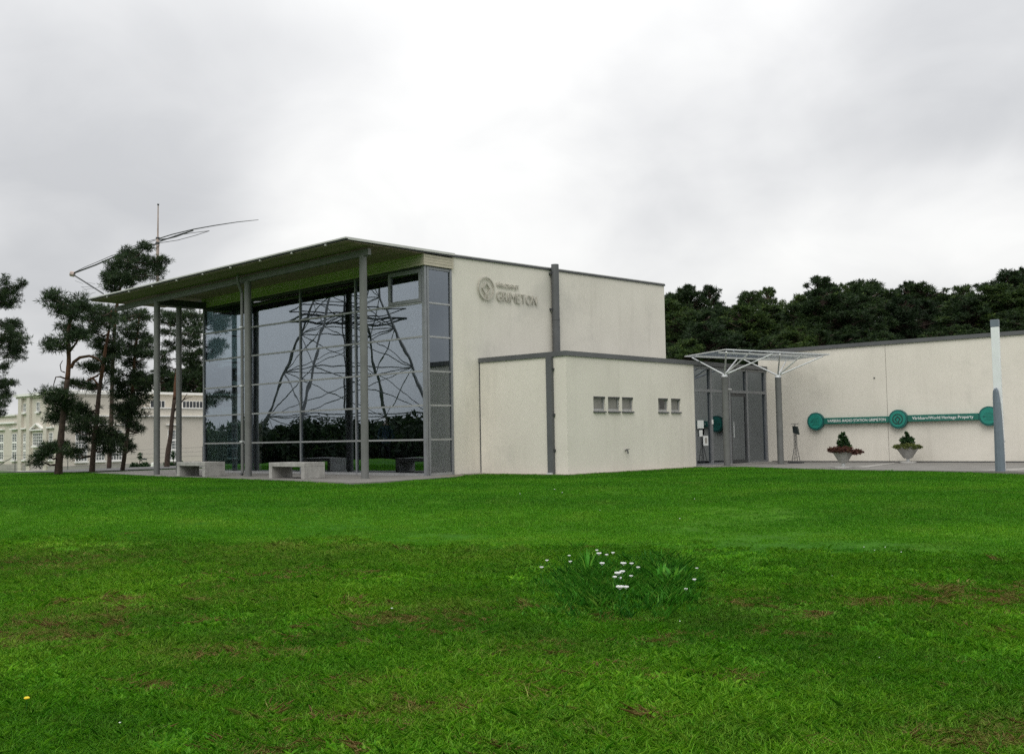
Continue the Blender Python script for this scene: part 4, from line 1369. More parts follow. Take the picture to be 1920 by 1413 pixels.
# ------------------------------------------------------------------ pines on the left
def pine_obj(name, label, trunk, radii, pads, limbs, depth, seed, dens=1.0, dead=(), base_px=None, zoom=(0, 500, 3.5325), needle=(0.17, 0.013)):
    """trunk / pads in measured picture points turned into real positions at the tree's own distance."""
    g = np.random.default_rng(seed)
    ox, oy, k = zoom

    def W(px, py, dd=0.0):
        return at(ox + px / k, oy + py / k, depth + dd)
    tp = [W(x, y, d) for x, y, d in [(q + (0,))[:3] for q in trunk]]
    base = tp[0].copy()
    zb = terr1(base.x, base.y)
    base.z = zb
    t = thing(name, base, label, 'tree', 'pines left of the glass hall')
    tp[0].z = min(tp[0].z, zb - 0.1)
    pxm = depth / FPX / k
    rr = [r * pxm for r in radii]
    # smooth the trunk line
    pts, rs = [], []
    for i in range(len(tp) - 1):
        for s in range(4):
            u = s / 4
            p0, p1, p2, p3 = tp[max(i - 1, 0)], tp[i], tp[i + 1], tp[min(i + 2, len(tp) - 1)]
            pts.append(0.5 * ((2 * p1) + (p2 - p0) * u + (2 * p0 - 5 * p1 + 4 * p2 - p3) * u * u + (3 * p1 - p0 - 3 * p2 + p3) * u ** 3))
            rs.append((rr[i] * (1 - u) + rr[i + 1] * u) * (1 + 0.05 * math.sin(i * 5 + s * 2.1)))
    pts.append(tp[-1]); rs.append(rr[-1])
    nlow = max(2, int(len(pts) * 0.45))
    tr = obj('trunk', MB().path(pts[:nlow + 1], rs[:nlow + 1], 10), MP['bark'], t, smooth=True)
    obj('upper_trunk', MB().path(pts[nlow:], rs[nlow:], 9), MP['barkr'], t, smooth=True)
    C, R, NN = [], [], []
    for (x, y, rx, ry) in pads:
        lb = MB()
        d = float(g.uniform(-1.0, 1.0)) * 0.9
        c = W(x, y, d)
        rx_, ry_ = rx * pxm, ry * pxm
        # nearest lower trunk point carries the limb
        cand = [p for p in pts if p.z < c.z + 0.3] or [pts[0]]
        j = min(range(len(cand)), key=lambda i: (cand[i] - c).length)
        p0 = cand[j]
        mid = p0.lerp(c, 0.5) + Vector((float(g.normal()) * .08, float(g.normal()) * .08, -0.12))
        lb.path([p0, mid, c], [max(0.025, rs[min(j, len(rs) - 1)] * 0.42), 0.03, 0.012], 6)
        # a pad breaks up into several small tufted lumps
        m = max(5, int(19 * (rx_ * ry_) ** 0.5 / 0.5))
        for q in range(m):
            a = g.uniform(0, 2 * math.pi)
            e = math.sqrt(g.random())
            cc = c + _rt * float(rx_ * 1.02 * e * math.cos(a)) + Vector((0, 0, 1)) * float(ry_ * 0.9 * e * math.sin(a)) + _fw * float(g.normal() * rx_ * 0.45)
            s = float(g.uniform(0.10, 0.22))
            C.append(tuple(cc)); R.append((s * 1.35, s * 1.35, s * 0.5)); NN.append(int((6 + 40 * s) * dens))
            lb.path([c, c.lerp(cc, 0.6) + Vector((0, 0, -0.03)), cc], [0.014, 0.010, 0.006], 4)
        obj('branch', lb, MP['bark'], t, smooth=True)
    V, F, T = leaf_cloud(C, R, NN, needle[0], needle[1], 0.45, seed=seed, blades=8)
    link_mesh('crown', np_mesh('crown', V, F, T), MP['needle'], t)
    for lm in limbs:
        obj('bough', MB().path([W(x, y, d) for x, y, d in [(q + (0,))[:3] for q in lm[0]]], [r * pxm for r in lm[1]], 7), MP['barkr'], t, smooth=True)
    for lm in dead:
        obj('dead_branch', MB().path([W(x, y) for x, y in lm[0]], [r * pxm for r in lm[1]], 6), MP['bark'], t, smooth=True)
    return t


pine_obj('pine_tree', 'pine with a thick orange trunk and one curved bough before the old white building',
         [(385, 1385), (398, 1200), (412, 1040), (428, 900), (440, 800), (452, 690), (456, 600), (450, 500), (452, 440), (470, 330), (478, 260)], [27, 23, 20, 18, 17, 15, 14, 13, 12, 9, 5],
         [(355, 215, 45, 60), (335, 185, 20, 30), (400, 260, 60, 45), (440, 290, 95, 45), (520, 230, 45, 55), (545, 280, 35, 50), (480, 330, 70, 40), (430, 400, 40, 25), (500, 430, 80, 45), (545, 470, 50, 40), (470, 460, 60, 30),
          (360, 505, 55, 28), (330, 540, 35, 22), (410, 520, 35, 25), (330, 830, 75, 32), (400, 860, 80, 45), (360, 890, 70, 35), (390, 950, 60, 55), (380, 1000, 50, 35), (440, 920, 60, 50), (350, 1195, 65, 32), (430, 1190, 70, 30), (255, 1275, 55, 42), (300, 1250, 45, 28)],
         [([(470, 670), (490, 630), (530, 600), (590, 590), (640, 605), (672, 632)], [12, 11, 10, 9, 7, 5]), ([(462, 560), (490, 525), (520, 480)], [9, 7, 5])],
         36.0, 11, 1.0, dead=[([(430, 740), (400, 728), (370, 730), (358, 770), (350, 800)], [6, 5, 4, 3, 2]), ([(430, 700), (405, 690), (398, 650), (415, 620)], [4, 3, 3, 2])])
pine_obj('pine_tree', 'pine with a slim dark trunk standing second from the left before the old white building',
         [(608, 1378), (620, 1200), (640, 1000), (660, 800), (676, 700), (690, 600), (712, 470), (730, 370), (738, 290)], [20, 17, 15, 13, 12, 11, 9, 7, 4],
         [(620, 300, 45, 40), (680, 310, 85, 45), (740, 330, 70, 45), (610, 360, 60, 40), (690, 380, 80, 40), (600, 430, 60, 40), (700, 480, 80, 35), (650, 520, 40, 25), (740, 540, 60, 30), (690, 570, 70, 35), (760, 590, 55, 28), (720, 620, 60, 25),
          (580, 670, 45, 30), (650, 670, 80, 35), (700, 690, 60, 30), (540, 775, 75, 28), (610, 790, 70, 32), (480, 770, 30, 14), (600, 960, 75, 40), (530, 940, 60, 45), (500, 1010, 60, 40), (570, 1040, 80, 45), (640, 1060, 80, 50), (500, 1080, 60, 30), (700, 1110, 90, 45), (770, 1140, 60, 40), (620, 1130, 80, 40), (470, 1240, 50, 28), (530, 1220, 60, 30), (720, 1210, 80, 35), (690, 1170, 70, 35)],
         [([(660, 800), (620, 740), (580, 750)], [7, 6, 4]), ([(650, 720), (600, 740), (570, 760)], [7, 6, 4])], 38.0, 12, 1.0)
pine_obj('pine_tree', 'pine with a thin leaning trunk, third from the left before the old white building',
         [(808, 1372), (828, 1220), (846, 1080), (868, 900), (880, 780), (890, 620), (905, 480), (918, 380), (925, 300)], [15, 14, 13, 11, 10, 9, 8, 6, 4],
         [(900, 310, 60, 40), (960, 330, 50, 45), (850, 340, 50, 30), (880, 400, 70, 35), (850, 450, 60, 30), (930, 470, 80, 35), (880, 520, 90, 35), (960, 510, 50, 40), (840, 560, 50, 30), (900, 580, 70, 35), (970, 580, 45, 30), (860, 630, 50, 25), (900, 660, 50, 25),
          (860, 720, 80, 35), (930, 740, 80, 45), (800, 760, 60, 40), (990, 770, 40, 40), (870, 810, 100, 50), (800, 850, 60, 40), (930, 880, 70, 50), (860, 920, 90, 45), (900, 970, 70, 40), (790, 950, 60, 35), (810, 1010, 65, 35), (870, 1040, 55, 30), (900, 1080, 30, 14), (850, 1170, 40, 30), (860, 1200, 25, 14)],
         [([(890, 640), (930, 620), (960, 610)], [5, 4, 3])], 40.0, 13, 1.0, dead=[([(846, 1110), (890, 1105), (920, 1095)], [4, 3, 1]), ([(842, 1120), (880, 1120), (910, 1110)], [3, 2, 1])])
pine_obj('pine_tree', 'tallest pine, its bushy top rising above the roof corner in front of the antenna',
         [(720, 1360), (735, 1100), (742, 800), (750, 560), (765, 330), (778, 240), (800, 120), (830, 40), (850, -40)], [15, 14, 13, 11, 11, 10, 9, 7, 4],
         [(860, -100, 50, 32), (800, -70, 35, 25), (900, -60, 60, 40), (960, -120, 45, 35), (830, -30, 90, 45), (770, -10, 60, 40), (900, 0, 90, 45), (980, -40, 50, 40), (1040, -30, 60, 40), (1030, 20, 70, 40), (720, 30, 40, 30), (780, 50, 80, 45), (870, 60, 90, 40), (970, 60, 70, 40), (720, 90, 40, 45), (770, 110, 70, 40), (830, 110, 50, 30), (730, 150, 45, 25), (1080, -40, 22, 12)],
         [([(800, 130), (850, 90), (900, 70)], [6, 5, 3])], 47.0, 14, 1.0)
pine_obj('pine_tree', 'leaning pine with a bare orange lower trunk between the two left roof posts',
         [(1105, 1350), (1110, 1250), (1128, 1130), (1140, 1000), (1155, 880), (1165, 760), (1178, 640), (1190, 500), (1200, 380), (1210, 310)], [19, 17, 15, 13, 12, 11, 9, 8, 6, 4],
         [(1080, 320, 60, 28), (1150, 330, 80, 35), (1240, 320, 80, 35), (1310, 330, 50, 35), (1100, 370, 60, 28), (1210, 370, 80, 35), (1290, 390, 60, 40), (1120, 430, 60, 28), (1240, 440, 90, 35), (1310, 450, 40, 40), (1210, 500, 50, 28), (1290, 520, 60, 35), (1120, 520, 50, 22), (1180, 540, 45, 20), (1260, 570, 60, 25), (1320, 570, 35, 40), (1220, 620, 50, 28), (1290, 630, 55, 28), (1080, 590, 40, 40), (1100, 650, 35, 40), (1260, 690, 50, 25)],
         [([(1178, 640), (1210, 600), (1240, 570)], [5, 4, 3])], 46.0, 15, 0.9,
         dead=[([(1150, 960), (1190, 910), (1215, 880), (1240, 840)], [6, 5, 4, 2]), ([(1142, 1005), (1170, 1000), (1190, 990)], [4, 3, 2]), ([(1215, 880), (1250, 865), (1275, 862)], [3, 2, 1])])
pine_obj('pine_tree', 'big pine at the left picture edge with its trunk out of sight',
         [(-260, 1400), (-235, 1100), (-215, 800), (-200, 500), (-180, 300), (-150, 180)], [32, 28, 24, 20, 14, 8],
         [(40, 110, 22, 55), (20, 170, 45, 50), (60, 190, 45, 45), (110, 160, 35, 40), (145, 120, 22, 35), (20, 240, 60, 40), (80, 240, 50, 30), (-40, 220, 60, 60), (30, 370, 80, 40), (100, 380, 30, 30), (90, 440, 70, 50), (20, 450, 90, 60), (130, 490, 50, 55), (60, 530, 90, 50), (-20, 520, 80, 60), (120, 560, 50, 40), (60, 600, 80, 30), (20, 660, 45, 20), (-30, 680, 60, 40), (20, 760, 60, 30), (65, 775, 30, 20), (-20, 800, 70, 40), (30, 840, 45, 35), (10, 900, 40, 45), (0, 960, 30, 28), (-60, 920, 50, 60), (-120, 400, 90, 90), (-180, 250, 90, 90), (-250, 400, 90, 80), (-280, 600, 90, 60)],
         [], 53.0, 16, 1.0)


# ------------------------------------------------------------------ wood behind the wing: each pine its own object
def crown_variant(seed, n_pads):
    g = np.random.default_rng(seed)
    C, R, NN = [], [], []
    lb = MB()
    n_pads = int(n_pads)
    for k in range(n_pads):
        h = 0.26 + 0.72 * (k + g.random()) / n_pads
        wmax = max(0.012, 0.185 * (1 - abs((h - 0.52) / 0.50) ** 1.7) + 0.02)
        a = g.uniform(0, 2 * math.pi)
        q = wmax * g.random() ** 0.4
        lob = 1 + 0.45 * math.sin(3 * a + 9 * h + seed) * math.sin(11 * h + seed * 1.7)
        q *= lob
        c = (q * math.cos(a), q * math.sin(a), min(h, 0.985))
        s = g.uniform(0.013, 0.032) * (0.7 if h > 0.92 else 1.0)
        C.append(c); R.append((s, s, s * 0.62)); NN.append(int(12 + 900 * s))
        lb.path([(0, 0, max(0.2, c[2] - 0.05)), c], [0.006, 0.002], 4)
    V, F, T = leaf_cloud(C, R, NN, 0.018, 0.0022, 0.4, seed=seed, blades=6)
    return V, F, T, lb


PROTO = []
for v in range(6):
    V, F, T, lb = crown_variant(40 + v, 190)
    cm = np_mesh('crown', V, F, T)
    cm.materials.append(MP['needlef'])
    tm = bpy.data.meshes.new('trunk')
    q = MB().path([(0, 0, -0.05), (0.01, 0, 0.3), (-0.006, 0.008, 0.6), (0.004, 0, 0.96)], [0.016, 0.013, 0.009, 0.003], 7)
    q.add(lb.v, lb.f)
    tm.from_pydata(q.v, [], q.f)
    tm.materials.append(MP['bark'])
    PROTO.append((cm, tm))


def wood_tree(px, depth, ytop, v, rz, label, group, wide=1.0, name='pine_tree'):
    top = at(px, ytop, depth)
    zb = terr1(top.x, top.y)
    h = (top.z - zb) / 0.97
    t = thing(name, (top.x, top.y, zb), label, 'tree', group)
    t.rotation_euler = (0, 0, rz)
    t.scale = (h * wide, h * wide, h)
    for nm, me in zip(('crown', 'trunk'), PROTO[v]):
        o = bpy.data.objects.new(nm, me)
        COL.objects.link(o)
        o.parent = t
    return t


SKY_X = [1225, 1262, 1290, 1325, 1360, 1400, 1440, 1490, 1540, 1590, 1628, 1672, 1702, 1735, 1768, 1805, 1850, 1890, 1925, 1965]
SKY_Y = [560, 548, 541, 541, 566, 552, 545, 545, 524, 536, 516, 558, 534, 518, 556, 540, 522, 514, 508, 512]
LBL = 'dark green pine in the dense wood rising behind the low wing'
GRP = 'pines in the wood behind the low wing'
k = 0
for x, y in zip(SKY_X, SKY_Y):
    wood_tree(x + random.uniform(-6, 6), 74 + random.uniform(-4, 4), y + (random.uniform(6, 22) if k % 3 == 1 else 0), k % 6, random.uniform(0, 6.28), LBL, GRP, random.uniform(0.75, 0.95) if k % 3 == 0 else random.uniform(1.0, 1.6))
    k += 1
for i in range(19):
    x = 1235 + i * 39 + random.uniform(-10, 10)
    y = np.interp(x, SKY_X, SKY_Y) + random.uniform(8, 50)
    wood_tree(x, 64 + random.uniform(-4, 4), y, k % 6, random.uniform(0, 6.28), LBL, GRP, random.uniform(1.3, 2.0))
    k += 1
for i in range(15):
    x = 1228 + i * 52 + random.uniform(-10, 10)
    y = np.interp(x, SKY_X, SKY_Y) + random.uniform(60, 100)
    wood_tree(x, 55 + random.uniform(-2, 3), y, k % 6, random.uniform(0, 6.28), LBL, GRP, random.uniform(1.5, 2.1))
    k += 1
for x, y, d in ((262, 700, 150), (282, 704, 155), (300, 690, 150), (322, 700, 160), (341, 694, 150), (362, 682, 155), (383, 690, 150), (404, 684, 158), (430, 690, 150)):
    wood_tree(x, d, y, k % 6, random.uniform(0, 6.28), 'dark tree rising behind the clerestory roof of the old white building', 'trees behind the old white building', 1.25)
    k += 1

# woods behind the lawn, far off on the near side: they show in the glass front as one dark mass
def far_woods():
    g = np.random.default_rng(5)
    C, R, NN = [], [], []
    for k in range(420):
        a = rad(70 + 150 * g.random())
        d = 165 + 60 * g.random()
        x, y = d * math.cos(a), d * math.sin(a)
        zb = terr1(x, y)
        h = g.uniform(5.0, 7.6)
        for q in range(3):
            C.append((x + g.normal() * 1.2, y + g.normal() * 1.2, zb + h * (0.25 + 0.3 * q)))
            R.append((2.4 - 0.5 * q, 2.4 - 0.5 * q, h * 0.2)); NN.append(60)
    for k in range(230):      # a nearer belt of thicket before the tower's feet
        v = at(g.uniform(380, 960), 826, g.uniform(66, 84))
        x, y = 2 * FX - v.x, v.y
        zb = terr1(x, y)
        h = g.uniform(1.5, 2.9)
        for q in range(2):
            C.append((x + g.normal() * .5, y + g.normal() * .5, zb + h * (0.3 + 0.4 * q)))
            R.append((1.3 - 0.4 * q, 1.3 - 0.4 * q, h * 0.3)); NN.append(40)
    V, F, T = leaf_cloud(C, R, NN, 0.40, 0.17, 0.2, seed=5, blades=3)
    o = link_mesh('distant_woods', np_mesh('distant_woods', V, F, T), MP['needlef'])
    o['kind'] = 'stuff'
    o['label'] = 'dark line of distant woods mirrored in the glass front'


far_woods()


# ------------------------------------------------------------------ lattice radio tower across the lawn (seen mirrored in the glass)
def build_tower():
    v = at(652, 830, 92)
    bx, by = 2 * (FX + 0.006) - v.x, v.y
    zb = terr1(bx, by)
    t = thing('radio_tower', (bx, by, zb), 'steel lattice radio tower mirrored in the glass front', 'tower')
    ca, sa = math.cos(0.36), math.sin(0.36)

    def P(x, y, z):
        return (bx + x * ca - y * sa, by + x * sa + y * ca, zb + z)

    def hw(z):
        return float(np.interp(z, [0, 6, 14.5, 60], [7.0, 5.1, 2.3, 1.2]))
    S = [(-1, -1), (1, -1), (1, 1), (-1, 1)]
    lv = [0, 4.2, 8.2, 11.6, 14.5, 18, 21.5, 25, 28.5, 32, 36, 40, 44, 48, 52, 56, 60]
    for sx, sy in S:
        obj('leg', MB().path([P(sx * hw(z), sy * hw(z), z) for z in (0, 6.6, 14.5, 60)], [0.15, 0.14, 0.12, 0.1], 6), MP['steel'], t)
    for i in range(len(lv) - 1):
        a, b = lv[i], lv[i + 1]
        for k in range(4):
            (x0, y0), (x1, y1) = S[k], S[(k + 1) % 4]
            mb = MB().path([P(x0 * hw(a), y0 * hw(a), a), P(x1 * hw(b), y1 * hw(b), b)], 0.042, 5).path([P(x1 * hw(a), y1 * hw(a), a), P(x0 * hw(b), y0 * hw(b), b)], 0.042, 5)
            obj('cross_brace', mb, MP['steel'], t)
            obj('horizontal', MB().path([P(x0 * hw(b), y0 * hw(b), b), P(x1 * hw(b), y1 * hw(b), b)], 0.05, 5), MP['steel'], t)
    pl = MB()
    for s in (-1, 1):
        pl.path([P(-4.6, s * 2.6, 12.6), P(4.6, s * 2.6, 12.6)], 0.1, 5).path([P(-4.6, s * 2.6, 13.5), P(4.6, s * 2.6, 13.5)], 0.06, 5)
        pl.path([P(s * 4.6, -2.6, 12.6), P(s * 4.6, 2.6, 12.6)], 0.1, 5).path([P(s * 4.6, -2.6, 13.5), P(s * 4.6, 2.6, 13.5)], 0.06, 5)
    for k in range(12):
        x = -4.6 + k * 0.836
        pl.path([P(x, -2.6, 12.6), P(x, 2.6, 12.6)], 0.05, 4)
    obj('platform', pl, MP['dark'], t)
    obj('ladder', MB().path([P(-.25, 0, 0), P(-.25, 0, 60)], 0.08, 5).path([P(.25, 0, 0), P(.25, 0, 60)], 0.08, 5), MP['dark'], t)
    obj('cross_arm', MB().path([P(-12, 0, 58), P(12, 0, 58)], 0.3, 5).path([P(-12, 0, 58), P(0, 0, 61), P(12, 0, 58)], 0.15, 5), MP['dark'], t)


build_tower()

# ------------------------------------------------------------------ rotary antenna on its mast behind the pines
def build_antenna():
    d = 60
    A = lambda x, y, dd=0.0: at(120 + x / 5.053, 370 + y / 5.053, d + dd)
    b = A(888, 640)
    zb = terr1(b.x, b.y)
    t = thing('antenna', (b.x, b.y, zb), 'large rotary antenna with drooping booms on a slim mast above the pines', 'antenna')
    m0 = A(888, 580)
    obj('mast', MB().path([(b.x, b.y, zb), A(888, 385)], 0.085, 10), MP['rust'], t)
    obj('upper_mast', MB().path([A(889, 384), A(892, 66)], [0.05, 0.032], 8), MP['rust'], t)
    obj('mast_collar', MB().path([A(888, 392), A(888, 378)], 0.11, 10).path([A(885, 446), A(887, 424)], 0.12, 10), MP['dark'], t)
    obj('tip', MB().path([A(892, 75), A(893, 62)], 0.06, 8), MP['dark'], t)
    obj('boom', MB().path([A(885, 395), A(1022, 352, -.5), A(1230, 302, -1), A(1420, 268, -1.5), A(1640, 234, -2), A(1842, 213, -2.5)], [0.03, 0.03, 0.03, 0.028, 0.022, 0.014], 6), MP['dark'], t)
    obj('boom', MB().path([A(885, 440), A(770, 465, .5), A(640, 502, 1), A(480, 562, 2), A(300, 640, 3), A(80, 722, 4)], [0.045, 0.045, 0.045, 0.045, 0.045, 0.05], 6), MP['dark'], t)
    obj('boom', MB().path([A(80, 728, 4), A(180, 790, 3), A(290, 860, 2), A(372, 912, 1)], 0.042, 6), MP['dark'], t)
    obj('end_fitting', MB().path([A(62, 722, 4), A(98, 730, 4)], 0.16, 8), MP['rust'], t)
    for pts in ([(900, 400), (980, 392), (1060, 372), (1225, 312)], [(905, 418), (990, 388), (1120, 345), (1225, 314)]):
        obj('element', MB().path([A(x, y, -.6) for x, y in pts], 0.036, 6), MP['dark'], t)
    for pts in ([(905, 432), (1080, 405), (1240, 362), (1375, 318)], [(1050, 362), (1225, 335), (1378, 317)], [(872, 395), (760, 425), (610, 478)], [(872, 405), (740, 448), (600, 500), (420, 565)], [(460, 548), (320, 610), (190, 664), (95, 712)], [(870, 474), (640, 520)]):
        obj('element', MB().path([A(x, y, .8) for x, y in pts], 0.018, 5), MP['dark'], t)
    for (x0, y0, x1, y1) in ((105, 790, 180, 818), (170, 850, 220, 880), (190, 875, 290, 858), (225, 915, 300, 900), (220, 805, 295, 820), (160, 845, 260, 850), (270, 862, 370, 842)):
        obj('short_element', MB().path([A(x0, y0, 3), A(x1, y1, 2)], 0.009, 4), MP['dark'], t)


build_antenna()

# ------------------------------------------------------------------ old white station building far left
def build_old():
    OX, OY, ZB = 50.07, 108.84, -1.9
    t = thing('old_building', (55, 112, ZB), 'old white station building with a square entrance tower and long window hall', 'building')
    W, P, Wh, G = MP['old'], MP['plinth'], MP['oldwhite'], MP['oldglass']
    # tower block and long hall
    obj('tower_wall', MB().box(OX, OX + 9, OY, OY + 9.9, ZB, 6.45), W, t)
    obj('hall_wall', MB().box(OX + 9.002, OX + 60, OY, OY + 16, ZB, 4.98), W, t)
    obj('clerestory_wall', MB().box(OX + 2.2, OX + 60, OY + 3.0, OY + 12, 4.982, 6.72), W, t)
    obj('wing_wall', MB().box(OX, OX + 12, OY + 9.902, OY + 45, ZB, 4.4), W, t)
    obj('cornice', MB().box(OX - 0.45, OX + 9.3, OY - 0.25, OY + 10.25, 6.452, 6.72), Wh, t)
    obj('cornice', MB().box(OX - 0.22, OX + 9.05, OY - 0.12, OY + 10.08, 6.25, 6.451), W, t)
    obj('cornice', MB().box(OX + 1.9, OX + 60.3, OY + 2.6, OY + 12.3, 6.722, 7.0), Wh, t)
    obj('cornice', MB().box(OX + 9.32, OX + 60.2, OY - 0.12, OY + 0.6, 4.982, 5.12), Wh, t)
    obj('cornice', MB().box(OX - 0.004, OX + 60.2, OY - 0.35, OY - 0.003, 4.05, 4.2), Wh, t)
    obj('cornice', MB().box(OX - 0.25, OX + 0.4, OY + 10.26, OY + 45, 4.402, 4.58), Wh, t)
    obj('cornice', MB().box(OX - 0.3, OX - 0.003, OY + 10.26, OY + 45, 3.55, 3.75), Wh, t)
    obj('plinth', MB().box(OX + 0.3, OX + 60, OY - 0.12, OY - 0.002, ZB, -1.18), P, t)
    obj('plinth', MB().box(OX - 0.12, OX - 0.002, OY - 0.12, OY + 45, ZB, -1.05), P, t)
    for y0, y1 in ((8.55, 9.35), (6.45, 7.2), (2.3, 3.05)):
        obj('pilaster', MB().box(OX - 0.28, OX - 0.002, OY + y0, OY + y1, ZB, 6.24), W, t)

    def win(face, a, b, z0, z1, nx, nz, glassm=G, sill=True, hood=None, gaps=0):
        """nx x nz panes; gaps splits the height into that many groups with wide rails between."""
        d0, d1, d2 = 0.02, 0.09, 0.05

        def B(mb, u0, u1, zz0, zz1, o0, o1):
            return mb.box(OX - o1, OX - o0, u0, u1, zz0, zz1) if face == 'L' else mb.box(u0, u1, OY - o1, OY - o0, zz0, zz1)
        mb = MB()
        B(mb, a - .06, a, z0 - .06, z1 + .06, 0.002, d1); B(mb, b, b + .06, z0 - .06, z1 + .06, 0.002, d1)
        B(mb, a, b, z0 - .06, z0, 0.002, d1); B(mb, a, b, z1, z1 + .06, 0.002, d1)
        for i in range(1, nx):
            u = a + (b - a) * i / nx
            B(mb, u - .025, u + .025, z0, z1, 0.03, d2 + .02)
        for j in range(1, nz):
            z = z0 + (z1 - z0) * j / nz
            w = .12 if gaps and (j * gaps) % nz == 0 else .022
            B(mb, a, b, z - w, z + w, 0.031, d2 + .022)
        wobj = obj('window', mb, Wh, t)
        obj('pane', B(MB(), a + .001, b - .001, z0 + .001, z1 - .001, 0.002, d0), glassm, wobj)
        if sill:
            obj('sill', B(MB(), a - .15, b + .15, z0 - .24, z0 - .065, 0.003, .24), Wh, wobj)
        if hood:
            obj('hood', B(MB(), a - .3, b + .3, hood, hood + .14, 0.003, .3), Wh, wobj)

    L_ = lambda y: y
    for u0, u1 in ((118.98, 120.1), (122.5, 123.6), (126.0, 127.1), (129.5, 130.6)):
        win('L', u0, u1, -.46, 2.36, 2, 9, gaps=3, hood=2.85)
    win('L', 116.62, 117.22, -.42, 2.33, 2, 9, gaps=3, hood=2.85)
    win('L', 110.1, 110.9, -.42, 2.33, 2, 9, gaps=3, hood=2.85)
    win('L', 112.5, 114.8, 1.07, 2.33, 5, 4)
    win('L', 116.66, 117.3, 4.77, 5.65, 2, 2)
    win('L', 113.24, 113.99, 4.77, 5.68, 2, 2)
    # door with pediment
    dr_ = obj('door', MB().box(OX - .08, OX - .003, 112.8, 114.5, ZB, .55), Wh, t)
    obj('door_panel', MB().box(OX - .1, OX - .082, 112.95, 113.6, ZB + .25, .4), MP['plinth'], dr_)
    obj('door_panel', MB().box(OX - .1, OX - .082, 113.7, 114.35, ZB + .25, .4), MP['plinth'], dr_)
    ped = MB()
    yl, yr, zb_, zt = 115.2, 112.1, 2.72, 3.38
    ym = (yl + yr) / 2
    for (ya, za, yb2, zb2) in ((yl, zb_, yr, zb_), (yl, zb_ + .06, ym, zt), (ym, zt, yr, zb_ + .06)):
        ped.bar((OX - .17, ya, za), (OX - .17, yb2, zb2), .33, .13)
    obj('pediment', ped, Wh, t)
    obj('step', MB().box(OX - 1.6, OX - .125, 112.2, 115.0, ZB - 0.3, ZB + .22), Wh, t)
    # long side windows
    for u0, u1 in ((52.15, 52.85), (54.1, 54.8), (56.07, 56.8), (62.68, 63.98), (70.5, 71.8), (75.5, 76.8)):
        win('R', u0 - (0.25 if u0 < 60 else 0), u1 + (.25 if u0 < 60 else 0), -.66 if u0 < 60 else -.84, 2.5, 3 if u0 > 60 else 4, 9, gaps=3, hood=3.08, glassm=G)
    # clerestory window bands
    def band(u0, u1, n):
        d = obj('window', MB().box(u0 - .06, u1 + .06, OY + 2.93, OY + 2.998, 5.14, 6.02), Wh, t)
        w = (u1 - u0) / n
        for i in range(n):
            obj('pane', MB().box(u0 + i * w + .05, u0 + (i + 1) * w - .05, OY + 2.90, OY + 2.929, 5.2, 5.96), MP['darkglass'], d)
    band(52.86, 53.9, 3); band(54.17, 55.6, 4); band(56.1, 57.4, 3); band(62.12, 63.95, 4); band(66.26, 68.95, 6); band(70.5, 73, 6)
    obj('chimney', MB().box(64.2, 64.6, OY + 6, OY + 6.4, 7.002, 8.0).box(64.8, 65.1, OY + 6, OY + 6.3, 7.002, 8.3), Wh, t)


build_old()


# ------------------------------------------------------------------ wire fence, small sign, shrub and marker post at the far side of the lawn
def build_fence():
    pts = []
    t = thing('wire_fence', (30, 60, -0.5), 'thin wire fence on slim posts before the old white building', 'fence')
    wires = []
    for px in (-30, 28, 127, 208, 290, 380):
        p = at(px, 884, 62)
        z = terr1(p.x, p.y)
        pts.append(Vector((p.x, p.y, z)))
        obj('fence_post', MB().path([(p.x, p.y, z - 0.1), (p.x, p.y, z + 1.15)], 0.022, 6), MP['dark'], t)
    for h in (0.3, 0.6, 0.85, 1.1):
        obj('wire', MB().path([q + Vector((0, 0, h)) for q in pts], 0.006, 4), MP['dark'], t)
    obj('brace', MB().path([pts[1] + Vector((0, 0, 1.1)), pts[1] + Vector((-1.2, 1.0, 0.1))], 0.018, 5), MP['dark'], t)


build_fence()
p = at(266, 880, 70); z = terr1(p.x, p.y)
t = thing('direction_sign', (p.x, p.y, z), 'small dark arm sign on a thin post before the old white building', 'sign')
obj('sign_post', MB().path([(p.x, p.y, z - .1), (p.x, p.y, z + 1.05)], 0.022, 6), MP['dark'], t)
obj('sign_plate', MB().bar((p.x, p.y, z + .72), (p.x + .22, p.y - .26, z + .68), .03, .11), MP['dark'], t)
p = at(287, 882, 66); z = terr1(p.x, p.y)
tag(obj('marker_post', MB().lathe([(0, 0), (.13, 0), (.13, .3), (.10, .36), (0, .38)], 12, (p.x, p.y, z)), MP['oldwhite'], None, (p.x, p.y, z)), 'short white marker post beside the left roof post', 'marker post')
for px, py, s, lb in ((262, 878, .5, 'small green shrub beside the small arm sign'), (325, 882, .55, 'low dark shrub at the foot of the leaning pine')):
    p = at(px, py, 62); z = terr1(p.x, p.y)
    C = [(p.x + s * .8 * math.cos(a) * .66, p.y - s * .8 * math.cos(a) * .75, z + .13 + .08 * math.sin(a * 2.3)) for a in np.linspace(0, 6, 9)]
    V, F, T = leaf_cloud(C + [(p.x, p.y, z + .7)], [(.2, .2, .14)] * 9 + [(.1, .1, .22)], [45] * 10, .10, .045, .2, seed=int(px), blades=3)
    tt = thing('shrub', (p.x, p.y, z), lb, 'shrub')
    link_mesh('foliage', np_mesh('foliage', V, F, T), MP['leafgreen'], tt)
    obj('stem', MB().path([(p.x, p.y, z - .05), (p.x, p.y, z + .6)], .02, 5), MP['bark'], tt)


